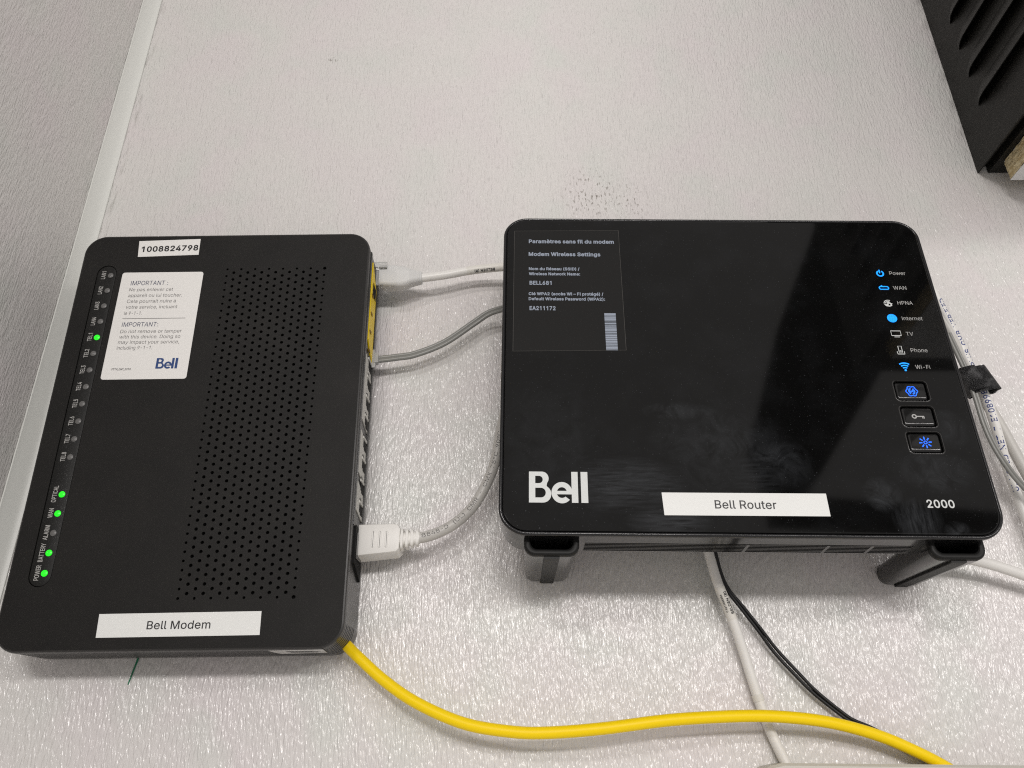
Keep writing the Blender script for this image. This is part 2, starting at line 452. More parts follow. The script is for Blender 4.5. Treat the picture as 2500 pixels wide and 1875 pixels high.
GLYPHS = {}
for _ln in r"""
( 273 89,207 92,264 101,324 109,364 119,403 132,441 153,494 177,539 236,539 212,485 191,428 174,370 161,313 154,258 151,207 154,161 160,115 172,67 188,16 202,-19 218,-57 236,-96 177,-96 150,-46 128,4 111,55 99,106 92,156
) 273 37,-96 56,-56 72,-18 86,18 102,69 113,116 120,162 122,207 119,258 112,313 99,370 82,428 62,485 37,539 97,539 121,494 142,441 154,403 164,364 173,323 181,264 184,207 182,156 174,104 161,53 144,3 123,-47 97,-96
, 188 38,-119 68,71 137,71 84,-119
- 453 337,244 337,188 114,188 114,244
. 188 95,-4 78,-1 63,9 53,24 50,41 53,59 63,73 78,83 95,87 113,83 128,73 138,59 141,41 138,24 128,9 113,-1
/ 249 235,533 71,-76 14,-76 178,533
0 453 227,-7 174,1 130,24 95,62 69,113 57,155 50,202 48,254 50,306 57,353 69,395 95,447 130,484 174,508 227,516 279,508 323,484 358,447 384,395 396,353 403,306 405,254 403,202 396,155 384,113 359,62 323,24 279,1|227,50 261,56 290,74 313,103 330,144 340,194 344,254 340,314 330,365 313,405 290,435 261,453 227,460 192,453 163,435 140,405 123,365 113,314 109,254 113,194 123,144 140,103 163,74 192,56
1 453 285,509 285,0 221,0 221,440 217,440 96,352 96,420 207,509
2 453 64,0 64,47 234,229 261,257 282,282 299,305 311,327 318,348 320,371 317,397 308,419 293,436 273,449 250,457 224,460 196,457 172,447 153,433 139,413 130,390 127,362 66,362 71,405 86,442 111,473 143,496 182,511 225,516 268,511 306,497 337,474 361,445 376,411 381,372 378,345 371,318 357,290 336,259 306,223 267,180 153,60 153,57 389,57 389,0
3 453 218,-7 173,-3 133,10 98,30 70,57 52,91 44,132 109,132 115,107 126,87 144,71 165,59 191,52 219,50 248,53 275,61 297,74 315,93 325,116 329,145 326,172 316,196 299,217 275,234 242,244 201,248 157,248 157,299 288,448 288,452 70,452 70,509 372,509 372,461 211,278 211,289 264,288 308,276 344,253 371,222 387,186 393,145 387,103 370,66 344,36 309,12 266,-2
4 453 40,105 40,158 247,509 311,509 109,166 109,163 413,163 413,105|282,0 282,121 282,146 282,318 343,318 343,0
5 453 221,-7 178,-2 140,11 108,32 83,60 66,93 60,130 122,130 127,108 138,89 154,73 173,60 196,52 221,50 250,53 276,64 298,82 314,104 324,131 328,162 324,193 314,221 297,244 275,262 248,273 218,277 192,275 167,268 145,258 128,246 67,253 96,509 366,509 366,452 151,452 134,301 136,301 155,315 178,325 203,331 229,334 263,330 294,321 321,306 345,285 364,260 379,231 388,199 391,163 385,117 369,76 343,41 309,15 268,-1
6 453 226,-7 182,-1 142,15 109,40 84,74 69,115 64,162 68,199 80,239 102,285 137,340 252,509 322,509 151,261 145,261 154,275 165,288 179,299 196,307 214,312 235,314 278,309 316,295 346,271 370,240 384,201 389,157 384,112 368,73 343,39 310,14 271,-2|226,48 254,52 279,63 299,79 314,101 324,128 327,157 324,187 314,213 299,235 279,251 254,262 226,265 198,262 174,252 153,235 138,214 128,188 125,158 128,128 138,102 153,79 174,63 198,52
7 453 97,0 323,448 323,452 62,452 62,509 391,509 391,449 165,0
8 453 226,-7 178,-2 136,11 101,33 74,62 57,96 52,135 55,166 65,195 81,220 101,241 125,256 153,265 153,267 119,282 93,308 76,342 70,380 75,417 90,450 114,477 146,498 184,511 226,516 269,511 306,498 337,477 361,450 377,417 382,380 376,342 359,308 333,282 300,267 300,265 327,256 351,241 372,220 387,195 397,166 401,135 395,96 378,62 352,33 317,11 275,-2|226,49 258,52 285,60 307,74 323,91 333,113 337,139 333,165 322,189 305,208 283,223 256,232 226,235 196,232 169,223 147,208 130,189 119,165 115,139 119,113 129,91 145,74 167,60 195,52|226,290 252,292 274,300 293,313 307,330 316,351 319,376 316,399 308,420 294,437 275,449 252,457 226,460 200,457 177,449 159,437 145,420 136,399 133,376 136,351 145,330 159,313 178,300 201,292
9 453 226,516 271,510 310,494 343,468 368,434 384,393 389,347 385,309 373,270 350,224 315,168 200,0 130,0 301,248 307,248 299,234 287,221 273,210 257,202 238,196 218,195 175,199 137,214 106,237 83,269 68,307 64,352 69,397 85,436 110,469 143,494 182,510|226,460 199,457 174,446 154,429 138,407 129,381 125,352 129,322 138,295 154,274 174,257 199,247 226,243 254,247 279,257 299,273 314,295 324,321 327,350 324,381 314,407 299,429 279,446 254,457
: 188 95,-4 78,-1 63,9 53,24 50,41 53,59 63,73 78,83 95,87 113,83 128,73 138,59 141,41 138,24 128,9 113,-1|95,271 78,274 63,284 53,299 50,316 53,334 63,349 78,359 95,362 113,359 128,349 138,334 141,316 138,299 128,284 113,274
A 480 16,0 201,509 276,509 463,0 395,0 287,302 276,334 264,372 250,420 232,478 245,478 228,419 213,371 201,333 191,302 85,0|110,142 110,199 370,199 370,142
B 456 60,0 60,509 241,509 289,504 329,491 359,469 381,442 394,410 398,374 395,344 387,320 373,301 356,286 336,275 315,267 315,262 339,257 363,245 385,227 402,203 414,173 418,136 413,100 400,67 377,39 344,18 301,4 247,0|125,57 245,57 296,63 330,80 349,105 355,137 352,161 342,184 327,203 306,218 279,228 248,231 125,231|125,285 238,285 265,288 288,296 308,309 323,326 333,348 336,372 330,403 313,429 283,446 240,452 125,452
C 510 267,-7 225,-3 186,7 150,25 119,49 92,79 70,115 53,157 44,203 40,254 44,305 53,352 70,393 92,429 119,459 150,484 186,501 225,512 267,516 305,513 340,504 373,490 402,471 427,447 448,418 463,385 473,348 408,348 401,373 389,395 375,413 357,428 337,440 315,449 292,454 267,456 223,450 184,432 150,403 125,364 109,314 103,254 109,194 125,145 151,105 184,76 223,59 267,53 292,55 315,60 337,69 357,81 375,96 389,114 401,136 408,160 473,160 463,124 448,91 428,62 402,38 373,19 341,5 305,-4
D 502 219,0 96,0 96,57 215,57 272,63 318,81 354,110 379,149 394,198 399,255 394,312 379,361 354,399 320,428 275,446 221,452 93,452 93,509 225,509 273,505 315,495 353,478 399,441 433,391 449,351 458,306 462,255 458,205 449,159 433,119 411,83 384,54 351,31 312,14 268,3|125,509 125,0 60,0 60,509
E 419 60,0 60,509 372,509 372,452 125,452 125,286 355,286 355,229 125,229 125,57 375,57 375,0
F 410 60,0 60,509 369,509 369,452 125,452 125,278 346,278 346,221 125,221 125,0
G 520 269,-7 225,-3 185,7 149,25 118,49 91,79 69,116 53,157 43,203 40,254 43,305 53,352 69,393 91,429 117,459 149,484 184,501 223,512 265,516 304,513 340,504 374,489 403,469 429,445 449,416 465,384 474,349 408,349 399,372 387,393 373,411 356,427 337,439 315,448 291,454 265,456 222,450 183,432 150,404 125,364 109,314 103,254 109,194 125,145 151,105 184,76 224,59 269,53 309,57 345,71 374,93 396,123 410,160 415,202 434,199 283,199 283,256 478,256 478,200 471,141 451,91 419,50 377,19 326,0
H 517 60,0 60,509 125,509 125,289 392,289 392,509 457,509 457,0 392,0 392,232 125,232 125,0
I 190 63,0 63,509 128,509 128,0
L 393 60,0 60,509 125,509 125,57 361,57 361,0
M 628 60,0 60,509 152,509 277,187 287,159 299,123 311,84 322,49 307,49 318,83 330,121 342,158 352,187 476,509 568,509 568,0 504,0 504,291 504,327 505,369 506,413 507,457 513,457 505,433 498,409 482,363 467,322 456,291 342,0 286,0 170,291 159,321 145,361 129,408 112,457 119,457 120,416 121,372 122,328 122,291 122,0
N 523 60,0 60,509 136,509 343,183 352,169 363,151 375,130 388,107 401,82 414,55 405,54 402,81 401,108 400,134 399,157 399,195 399,509 463,509 463,0 387,0 202,290 177,331 164,354 148,381 108,452 119,454 122,384 124,328 125,291 125,0
O 533 267,-7 225,-3 186,7 150,25 119,49 92,79 70,115 53,157 44,203 40,254 44,305 53,352 70,393 92,429 119,459 150,484 186,501 225,512 267,516 309,512 348,501 384,484 415,459 442,429 464,393 480,352 490,305 493,254 490,203 480,157 464,115 442,79 415,49 384,25 348,7 309,-3|267,53 310,59 349,76 383,105 408,144 425,194 430,254 425,314 408,365 383,404 349,433 310,450 267,456 223,450 184,433 151,404 125,364 109,314 103,254 109,194 125,144 151,105 184,76 223,59
P 445 60,0 60,509 235,509 289,503 332,487 366,462 390,430 404,391 409,348 404,304 390,265 366,233 332,207 289,191 235,186 109,186 109,242 233,242 269,246 297,256 318,272 333,294 342,319 344,348 342,376 333,402 318,423 297,439 268,449 232,452 125,452 125,0
R 449 60,0 60,509 236,509 290,504 333,489 367,465 390,433 405,395 409,352 405,309 390,271 367,240 333,217 289,203 236,198 96,198 96,255 234,255 269,258 298,267 319,281 334,300 342,324 345,352 342,380 334,405 319,425 298,440 269,449 233,452 125,452 125,0|353,0 230,229 303,229 428,0
S 447 224,-9 172,-4 128,9 91,31 64,60 46,96 38,137 104,137 110,110 123,88 142,71 166,59 194,52 224,49 257,52 286,60 311,74 329,92 341,114 346,139 342,161 332,179 316,193 296,205 272,214 245,222 184,239 128,260 86,289 60,326 52,372 58,413 75,448 102,476 138,498 180,511 227,516 275,511 316,498 351,476 377,449 394,415 401,378 337,378 326,412 302,437 267,453 225,459 194,456 167,448 145,435 129,418 118,398 115,376 119,352 131,334 148,319 169,308 191,300 212,293 264,279 287,272 312,264 336,252 359,238 379,220 395,198 405,171 408,139 403,99 386,64 360,34 323,11 278,-4
T 449 32,452 32,509 417,509 417,452 257,452 257,0 193,0 193,452
U 517 259,-8 203,-2 154,15 114,43 85,80 66,124 60,173 60,509 124,509 124,178 128,144 141,113 160,87 187,68 220,56 259,52 298,56 331,68 357,87 377,113 389,144 393,178 393,509 457,509 457,173 451,124 433,80 403,43 363,15 315,-2
V 480 204,0 16,509 84,509 192,206 203,176 215,137 230,89 248,31 235,31 252,90 267,138 279,176 290,206 395,509 463,509 278,0
W 686 155,0 16,509 82,509 163,196 170,171 175,145 187,94 192,67 197,40 189,40 194,67 200,94 205,120 211,145 224,196 306,509 380,509 462,196 468,171 474,145 486,94 492,67 497,40 488,40 493,67 499,94 504,120 510,145 523,196 603,509 670,509 530,0 455,0 368,323 359,356 351,391 344,431 336,475 350,475 342,433 335,395 327,359 318,323 230,0
X 474 18,0 217,284 217,236 29,509 104,509 178,400 192,379 204,361 214,345 223,329 233,312 243,292 232,292 252,329 261,345 272,361 298,400 374,509 446,509 259,239 259,287 456,0 382,0 292,129 268,165 259,180 250,195 241,212 230,231 244,231 235,213 225,196 216,181 206,166 182,129 91,0
Y 472 203,0 203,208 16,509 91,509 192,344 208,318 222,292 236,264 250,230 224,230 237,265 251,293 265,318 280,344 381,509 455,509 268,208 268,0
_ 319 319,0 319,-56 0,-56 0,0
a 389 160,-9 126,-5 94,5 68,22 48,45 35,73 30,108 34,138 43,161 58,179 78,193 100,203 125,211 152,216 178,220 234,227 252,230 265,235 273,243 276,255 276,257 273,279 267,297 256,311 240,322 220,329 196,331 171,329 149,322 132,313 118,301 107,288 100,274 41,291 57,322 79,346 104,364 133,375 163,382 194,384 215,383 239,379 263,372 286,360 306,343 322,320 333,290 337,251 337,0 277,0 277,52 272,52 264,38 252,25 236,12 215,1 190,-6|170,45 202,49 228,59 248,74 263,93 272,115 276,138 276,190 270,186 259,182 246,179 231,176 200,171 175,168 154,164 134,159 117,150 103,139 95,124 92,105 94,87 102,72 114,61 130,52 149,47
c 396 207,-8 159,-2 117,16 82,46 56,85 40,133 34,187 40,243 56,291 82,330 117,360 159,378 207,384 234,383 260,377 284,368 305,356 324,341 340,322 353,301 362,277 303,262 298,276 290,289 281,301 270,311 257,319 242,325 226,329 207,330 173,325 145,310 124,287 108,258 99,224 96,187 99,151 108,117 124,89 145,66 173,51 207,46 226,48 243,52 258,58 271,66 282,76 292,89 299,102 304,117 363,102 354,78 341,56 325,37 306,21 285,9 261,-1 235,-6
d 424 195,-8 151,-2 111,16 79,45 55,84 39,133 34,189 39,245 55,293 79,332 112,361 151,378 196,384 228,381 253,373 272,360 287,346 298,331 306,319 311,319 311,509 372,509 372,0 313,0 313,59 307,59 298,46 287,31 272,17 252,4 227,-5|205,47 236,51 263,65 284,86 299,115 309,150 312,189 309,229 300,263 284,291 263,312 237,325 205,330 172,325 145,311 124,290 108,261 99,227 96,189 99,151 109,117 124,88 145,66 172,51
e 404 212,-8 161,-2 117,16 82,46 56,85 40,132 34,187 39,242 55,290 81,329 115,359 157,378 205,384 236,382 266,374 294,361 319,341 341,315 357,282 368,242 371,194 371,169 75,169 75,221 338,221 310,202 307,237 298,269 283,294 263,314 237,326 205,330 173,326 146,313 125,294 109,270 99,241 96,211 96,178 100,139 110,106 128,80 151,61 179,50 212,46 234,48 254,53 271,61 285,73 297,88 306,105 365,91 353,63 335,39 311,19 283,4 249,-5
f 254 228,379 228,327 6,327 6,379|81,0 81,432 84,461 96,486 113,505 135,519 161,527 187,530 207,529 222,527 234,524 243,521 227,468 215,472 206,473 195,474 171,470 154,460 145,443 142,419 142,0
g 425 207,-151 168,-148 134,-140 105,-127 82,-110 64,-91 51,-69 101,-41 110,-53 122,-66 136,-78 154,-88 178,-95 207,-97 249,-92 282,-75 304,-47 311,-6 311,68 306,68 298,56 287,41 272,28 252,16 227,8 195,5 152,10 113,27 80,53 55,90 39,136 34,191 39,246 55,293 80,332 112,361 152,378 196,384 228,382 253,373 273,360 288,346 299,331 308,319 313,319 313,379 372,379 372,-9 367,-54 350,-90 324,-117 291,-136 251,-147|205,59 237,63 264,75 285,95 300,121 309,154 312,193 309,231 300,264 285,291 264,312 237,325 205,330 172,325 145,312 124,290 109,262 99,229 96,193 99,155 109,123 124,96 145,76 172,63
h 410 114,227 114,0 53,0 53,509 114,509 114,287 102,287 124,332 152,362 187,379 227,384 264,380 295,369 321,349 341,321 353,285 357,240 357,0 296,0 296,235 290,275 273,304 246,323 210,329 184,326 161,317 141,303 126,283 117,257
i 167 53,0 53,379 114,379 114,0|84,443 67,446 54,455 44,468 41,483 44,499 54,512 67,521 84,524 100,521 114,512 123,499 126,483 123,468 114,455 100,446
k 381 110,137 110,212 121,212 284,379 360,379 184,199 177,199|53,0 53,509 114,509 114,0|294,0 148,186 191,229 372,0
l 189 139,-2 101,3 74,20 58,47 53,84 53,509 114,509 114,99 115,77 120,62 130,54 146,52 160,53 170,54 181,3 162,-1 151,-2
m 610 53,0 53,379 112,379 112,295 108,295 118,323 132,346 151,363 172,376 195,384 219,386 257,380 287,361 309,331 321,295 312,295 322,321 337,343 357,361 381,375 407,383 437,386 468,383 497,372 522,354 541,328 553,296 557,255 557,0 496,0 496,254 490,289 473,313 447,326 419,330 395,328 374,320 358,307 345,290 338,270 335,247 335,0 274,0 274,260 269,288 253,311 229,326 199,330 178,328 158,320 140,307 126,289 117,266 114,238 114,0
n 410 114,227 114,0 53,0 53,379 112,379 112,287 102,287 124,332 152,362 187,379 227,384 264,380 295,369 321,349 341,321 353,285 357,240 357,0 296,0 296,235 290,275 273,304 246,323 210,329 184,326 161,317 141,303 126,283 117,257
o 415 207,-8 159,-2 117,16 82,46 56,85 40,133 34,187 40,243 56,291 82,330 117,360 159,378 207,384 256,378 299,360 333,330 359,291 376,243 381,187 376,133 359,85 333,46 299,16 256,-2|207,46 242,51 270,66 292,89 307,117 316,151 319,187 316,224 307,258 292,287 270,310 242,325 207,330 173,325 145,310 124,287 108,258 99,224 96,187 99,151 108,117 124,89 145,66 173,51
p 424 53,-143 53,379 112,379 112,319 118,319 126,331 137,346 152,360 171,373 197,381 229,384 274,378 313,361 345,332 370,293 385,245 390,189 385,133 370,84 346,45 313,16 274,-2 229,-8 198,-5 173,4 153,17 138,31 127,46 118,59 114,59 114,-143|220,47 253,51 279,66 301,88 316,117 325,151 328,189 325,227 316,261 301,290 280,311 253,325 220,330 188,325 161,312 140,291 125,263 116,229 113,189 116,150 125,115 140,86 162,65 188,51
r 259 53,0 53,379 112,379 112,321 115,321 130,347 152,367 181,380 213,385 229,384 243,384 243,322 230,324 219,325 207,326 182,323 159,315 140,301 126,284 117,262 114,237 114,0
s 365 182,-8 145,-5 112,3 84,18 62,38 45,63 36,94 94,107 105,79 124,60 150,49 181,45 217,50 244,62 262,81 268,103 265,121 254,136 237,147 212,155 149,170 104,186 72,208 53,237 47,274 51,305 65,332 87,354 115,370 149,381 187,384 223,381 254,372 279,358 299,339 314,316 324,290 268,277 258,298 243,316 219,328 187,333 156,329 131,317 114,299 109,277 112,258 124,243 144,232 172,223 229,209 275,194 306,171 325,142 331,107 326,75 312,47 290,24 260,6 223,-5
t 227 204,379 204,327 6,327 6,379|65,471 126,471 126,98 128,76 136,61 150,53 170,50 185,51 202,54 213,2 203,-1 192,-3 180,-4 168,-4 125,2 92,21 72,52 65,93
u 410 182,-5 146,-1 115,11 89,31 69,59 57,95 53,139 53,379 114,379 114,144 119,105 137,75 164,56 200,50 226,53 249,62 268,77 283,97 293,122 296,153 296,379 357,379 357,0 298,0 298,92 307,92 286,47 257,17 222,0
v 389 163,0 17,379 84,379 165,155 177,121 187,87 196,53 206,21 184,21 194,53 203,87 213,121 224,155 305,379 371,379 226,0
w 567 138,0 23,379 87,379 133,214 143,177 154,137 165,91 175,41 165,41 175,90 186,135 196,176 206,214 252,379 316,379 362,214 371,176 382,136 392,91 402,41 391,41 402,90 413,135 423,176 434,214 480,379 545,379 429,0 368,0 319,172 305,225 297,252 291,280 277,338 291,338 277,280 263,225 255,198 248,172 199,0
y 389 47,-139 61,-86 71,-87 88,-90 104,-89 118,-84 130,-74 141,-58 151,-36 163,-1 17,379 84,379 165,155 177,121 187,87 196,53 206,21 184,21 193,53 202,87 212,121 224,155 305,379 371,379 204,-58 191,-85 177,-107 159,-124 139,-136 117,-143 91,-145 77,-145 65,-143 54,-141
° 316 158,283 128,287 101,298 77,316 59,340 47,367 43,397 47,428 59,455 77,479 101,497 128,509 158,513 188,509 216,497 239,479 257,455 269,428 273,397 269,367 257,340 239,316 216,298 188,287|158,334 175,336 190,343 203,353 213,366 220,381 222,397 220,414 213,430 203,443 190,453 175,459 158,462 141,459 126,453 113,443 103,430 97,414 95,397 97,381 103,366 113,353 126,343 141,336
à 389 160,-9 126,-5 94,5 68,22 48,45 35,73 30,108 34,138 43,161 58,179 78,193 100,203 125,211 152,216 178,220 234,227 252,230 265,235 273,243 276,255 276,257 273,279 267,297 256,311 240,322 220,329 196,331 171,329 149,322 132,313 118,301 107,288 100,274 41,291 57,322 79,346 104,364 133,375 163,382 194,384 215,383 239,379 263,372 286,360 306,343 322,320 333,290 337,251 337,0 277,0 277,52 272,52 264,38 252,25 236,12 215,1 190,-6|170,45 202,49 228,59 248,74 263,93 272,115 276,138 276,190 270,186 259,182 246,179 231,176 200,171 175,168 154,164 134,159 117,150 103,139 95,124 92,105 94,87 102,72 114,61 130,52 149,47|165,429 99,529 168,529 215,429
è 404 212,-8 161,-2 117,16 82,46 56,85 40,132 34,187 39,242 55,290 81,329 115,359 157,378 205,384 236,382 266,374 294,361 319,341 341,315 357,282 368,242 371,194 371,169 75,169 75,221 338,221 310,202 307,237 298,269 283,294 263,314 237,326 205,330 173,326 146,313 125,294 109,270 99,241 96,211 96,178 100,139 110,106 128,80 151,61 179,50 212,46 234,48 254,53 271,61 285,73 297,88 306,105 365,91 353,63 335,39 311,19 283,4 249,-5|180,429 114,529 182,529 230,429
é 404 212,-8 161,-2 117,16 82,46 56,85 40,132 34,187 39,242 55,290 81,329 115,359 157,378 205,384 236,382 266,374 294,361 319,341 341,315 357,282 368,242 371,194 371,169 75,169 75,221 338,221 310,202 307,237 298,269 283,294 263,314 237,326 205,330 173,326 146,313 125,294 109,270 99,241 96,211 96,178 100,139 110,106 128,80 151,61 179,50 212,46 234,48 254,53 271,61 285,73 297,88 306,105 365,91 353,63 335,39 311,19 283,4 249,-5|177,429 225,529 293,529 227,429
– 350 350,244 350,188 0,188 0,244
""".strip("\n").split("\n"):
    _c, _adv, _rest = _ln[0], *_ln[2:].split(" ", 1)
    GLYPHS[_c] = (int(_adv) / 1000, [[tuple(float(k) / 1000 for k in q.split(",")) for q in lp.split()] for lp in _rest.split("|")])
_font_cache = {}
_glyph_cache = {}


def glyph(c, bold):
    """filled outline of one sans-serif character, grown by bold"""
    if (c, bold) not in _glyph_cache:
        loops = [[q for i, q in enumerate(L) if q != L[i - 1]] for L in GLYPHS[c][1]]
        big = max(loops, key=lambda L: abs(sum(L[i - 1][0] * L[i][1] - L[i][0] * L[i - 1][1] for i in range(len(L)))))
        sg = 1 if sum(big[i - 1][0] * big[i][1] - big[i][0] * big[i - 1][1] for i in range(len(big))) > 0 else -1
        if bold:
            loops = [inset(L, -bold * sg) for L in loops]
        _glyph_cache[(c, bold)] = fill_curve(loops, True)
    return _glyph_cache[(c, bold)]


def text_mesh(string, bold=0.0):
    key = (string, bold)
    if key not in _font_cache:
        V, F, x = [], [], 0.0
        for c in string:
            if c not in GLYPHS:
                x += 0.19
                continue
            v, f = glyph(c, bold)
            o = len(V)
            V += [(a + x, b) for a, b in v]
            F += [tuple(i + o for i in q) for q in f]
            x += GLYPHS[c][0] + bold
        _font_cache[key] = (V, F)
    return _font_cache[key]


def cap_h(bold=0.0):
    v, _ = text_mesh('H', bold)
    return max(p[1] for p in v) - min(0, min(p[1] for p in v))


def put_text(mb, string, u0, u1, base, cap, z, bold=0.0, rot=False, ital=0.0):
    """string from u0 to u1 on baseline base, capital height cap; rot: reads upward (u is then the running axis v)"""
    v, f = text_mesh(string, bold)
    xa, xb = min(p[0] for p in v), max(p[0] for p in v)
    s = (u1 - u0) / (xb - xa)
    c = cap / cap_h(bold)
    out = []
    for x, y in v:
        a, b = u0 + (x - xa) * s + ital * y * c, y * c
        out.append((base - b, a, z) if rot else (a, base + b, z))
    mb.add(out, f)


def ribbon(mb, pts, w, z, closed=False):
    """flat stroke of width w"""
    n = len(pts)
    L, R_ = [], []
    for i in range(n):
        if closed:
            a, c = Vector(pts[i - 1]), Vector(pts[(i + 1) % n])
        else:
            a, c = Vector(pts[max(0, i - 1)]), Vector(pts[min(n - 1, i + 1)])
        d = (c - a).normalized()
        nn = Vector((-d.y, d.x)) * w / 2
        p = Vector(pts[i])
        L.append((*(p + nn), z))
        R_.append((*(p - nn), z))
    f = [(i, (i + 1) % n, n + (i + 1) % n, n + i) for i in range(n if closed else n - 1)]
    mb.add(L + R_, f)


def arc(cx, cy, r, a0, a1, n=14):
    return [(cx + r * math.cos(math.radians(a0 + (a1 - a0) * i / n)), cy + r * math.sin(math.radians(a0 + (a1 - a0) * i / n))) for i in range(n + 1)]


def fill_curve(loops, nonzero=False):
    """triangles inside closed outlines, by the even-odd or the non-zero rule"""
    pts, edges = [], []
    for lp in loops:
        lp = [p for i, p in enumerate(lp) if (Vector(p) - Vector(lp[i - 1])).length > 1e-7]
        o = len(pts)
        pts += [Vector(p) for p in lp]
        edges += [(o + i, o + (i + 1) % len(lp)) for i in range(len(lp))]
    segs = [(pts[i].x, pts[i].y, pts[j].x, pts[j].y) for i, j in edges]
    vs, _, fs = delaunay_2d_cdt(pts, edges, [], 0, 1e-8)[:3]
    keep = []
    for f in fs:
        cx, cy = sum(vs[i].x for i in f) / len(f), sum(vs[i].y for i in f) / len(f)
        w = 0
        for x0, y0_, x1, y1 in segs:
            if (y0_ > cy) != (y1 > cy) and x0 + (cy - y0_) / (y1 - y0_) * (x1 - x0) > cx:
                w += 1 if (y1 > y0_ or not nonzero) else -1
        if (w != 0) if nonzero else (w % 2):
            keep.append(tuple(f))
    return [(v.x, v.y) for v in vs], keep


def logo(mb, u0, u1, v0, v1, z):
    """the four-letter wordmark on the devices, drawn in a 634 x 328 box"""
    B = [(0, 0), (150, 0)] + arc(150, 90, 90, -90, 58, 14)[1:] + [(190, 178)] + arc(140, 255, 73, -40, 90, 12) + [(0, 328)]
    B1 = [(68, 53), (130, 53)] + arc(130, 104, 51, -90, 90, 10)[1:] + [(68, 155)]
    B2 = [(68, 204), (110, 204)] + arc(110, 243, 39, -90, 90, 10)[1:] + [(68, 282)]
    ex, ey, ro, ri = 354, 106, 112, 56
    e_out = arc(ex, ey, ro, -6, 318, 40) + arc(ex, ey, ri, 312, 200, 16) + [(ex - ri + 2, ey - 18), (ex + ro - 3, ey - 18)]
    e_eye = [(ex - ri + 8, ey + 18)] + arc(ex, ey + 4, ri - 3, 165, 15, 12) + [(ex + ri - 8, ey + 18)]
    l1 = [(459, 0), (528, 0), (528, 328), (459, 328)]
    l2 = [(560, 0), (634, 0), (634, 328), (560, 328)]
    for i, lp in enumerate(([B, B1, B2], [e_out, e_eye], [l1], [l2])):
        v, f = fill_curve(lp)
        mb.add([(u0 + x / 634 * (u1 - u0), v0 + y / 328 * (v1 - v0), z + i * 6e-6) for x, y in v], f)


def spline(pts, per=14):
    P = [Vector(p) for p in pts]
    P = [P[0] * 2 - P[1]] + P + [P[-1] * 2 - P[-2]]
    out = []
    for i in range(1, len(P) - 2):
        for k in range(per):
            t_ = k / per
            a, b, c, d = P[i - 1], P[i], P[i + 1], P[i + 2]
            out.append(0.5 * ((2 * b) + (c - a) * t_ + (2 * a - 5 * b + 4 * c - d) * t_ ** 2 + (3 * b - a - 3 * c + d) * t_ ** 3))
    out.append(P[-2])
    return out


class Path:
    """smooth centre line with a frame: T along, A towards the room, B across"""

    def __init__(s, pts_mm, per=14):
        s.p = spline([Vector(p) / 1000 for p in pts_mm], per)
        s.s = [0.0]
        for a, b in zip(s.p, s.p[1:]):
            s.s.append(s.s[-1] + (b - a).length)
        s.fr = []
        for i in range(len(s.p)):
            T = (s.p[min(i + 1, len(s.p) - 1)] - s.p[max(i - 1, 0)]).normalized()
            A = Vector((0, -1, 0))
            A = (A - T * A.dot(T)).normalized()
            s.fr.append((T, A, A.cross(T)))

    def at(s, d):
        d = min(max(d, 0), s.s[-1])
        for i in range(len(s.s) - 1):
            if s.s[i + 1] >= d:
                break
        k = (d - s.s[i]) / max(s.s[i + 1] - s.s[i], 1e-9)
        p = s.p[i].lerp(s.p[i + 1], k)
        T, A, B = (a.lerp(b, k).normalized() for a, b in zip(s.fr[i], s.fr[i + 1]))
        return p, T, A, B

    def tube(s, ra, rb=None, n=16, d0=0.0, d1=None, shape=None):
        rb = rb or ra
        mb, rings = MB(), []
        for i in range(len(s.p)):
            if s.s[i] < d0 or (d1 is not None and s.s[i] > d1):
                continue
            T, A, B = s.fr[i]
            prof = shape or [(ra * math.cos(2 * math.pi * k / n), rb * math.sin(2 * math.pi * k / n)) for k in range(n)]
            rings.append([s.p[i] + A * a + B * b for a, b in prof])
        return mb.loft(rings)

    def text(s, string, d0, h, r, rev=False, phi=0.0, bold=0.0, stretch=1.0):
        """printed on the jacket, starting d0 along; rev: reads backwards along the path"""
        v, f = text_mesh(string, bold)
        c = h / cap_h(bold)
        xa = min(p[0] for p in v)
        out = []
        sg = -1 if rev else 1
        for x, y in v:
            p, T, A, B = s.at(d0 + sg * (x - xa) * c * stretch)
            a = phi + sg * (y * c - h / 2) / r
            out.append(p + (A * math.cos(a) + B * math.sin(a)) * (r + 0.00009))
        return MB().add(out, f)


# ------------------------------------------------------------------ setting: wall, side wall, corner trim
XC = -0.292
w_ = MB().add([(XC, 0, -0.7), (1.0, 0, -0.7), (1.0, 0, 1.3), (XC, 0, 1.3)], [(0, 1, 2, 3)]).build('wall', M['wall'], smooth=False)
tag(w_, 'white textured wall panel that both devices hang on', kind='structure')
w_.data.flip_normals() if w_.data.polygons[0].normal.y > 0 else None
g_ = MB()
for i in range(1):
    P_ = [Vector((-0.2003, 0, 0.0600)), Vector((-0.2012, 0, 0.0545)), Vector((-0.2024, 0, 0.0490)), Vector((-0.2037, 0, 0.0428))]
    Lq, Rq = [], []
    for k, p in enumerate(P_):
        w2 = 0.0006 * (1 - 0.15 * k)
        Lq.append((p.x - w2, -0.0004, p.z)), Rq.append((p.x + w2, -0.0004, p.z))
    g_.add(Lq + Rq, [(k, k + 1, k + 5, k + 4) for k in range(3)])
g_.build('pen_mark', M['green'], w_, smooth=False)
sw = MB().add([(XC, 0, -0.7), (XC, 0, 1.3), (XC, -1.0, 1.3), (XC, -1.0, -0.7)], [(0, 1, 2, 3)]).build('side_wall', M['side_wall'], smooth=False)
tag(sw, 'matching white textured panel on the adjoining side wall', kind='structure')
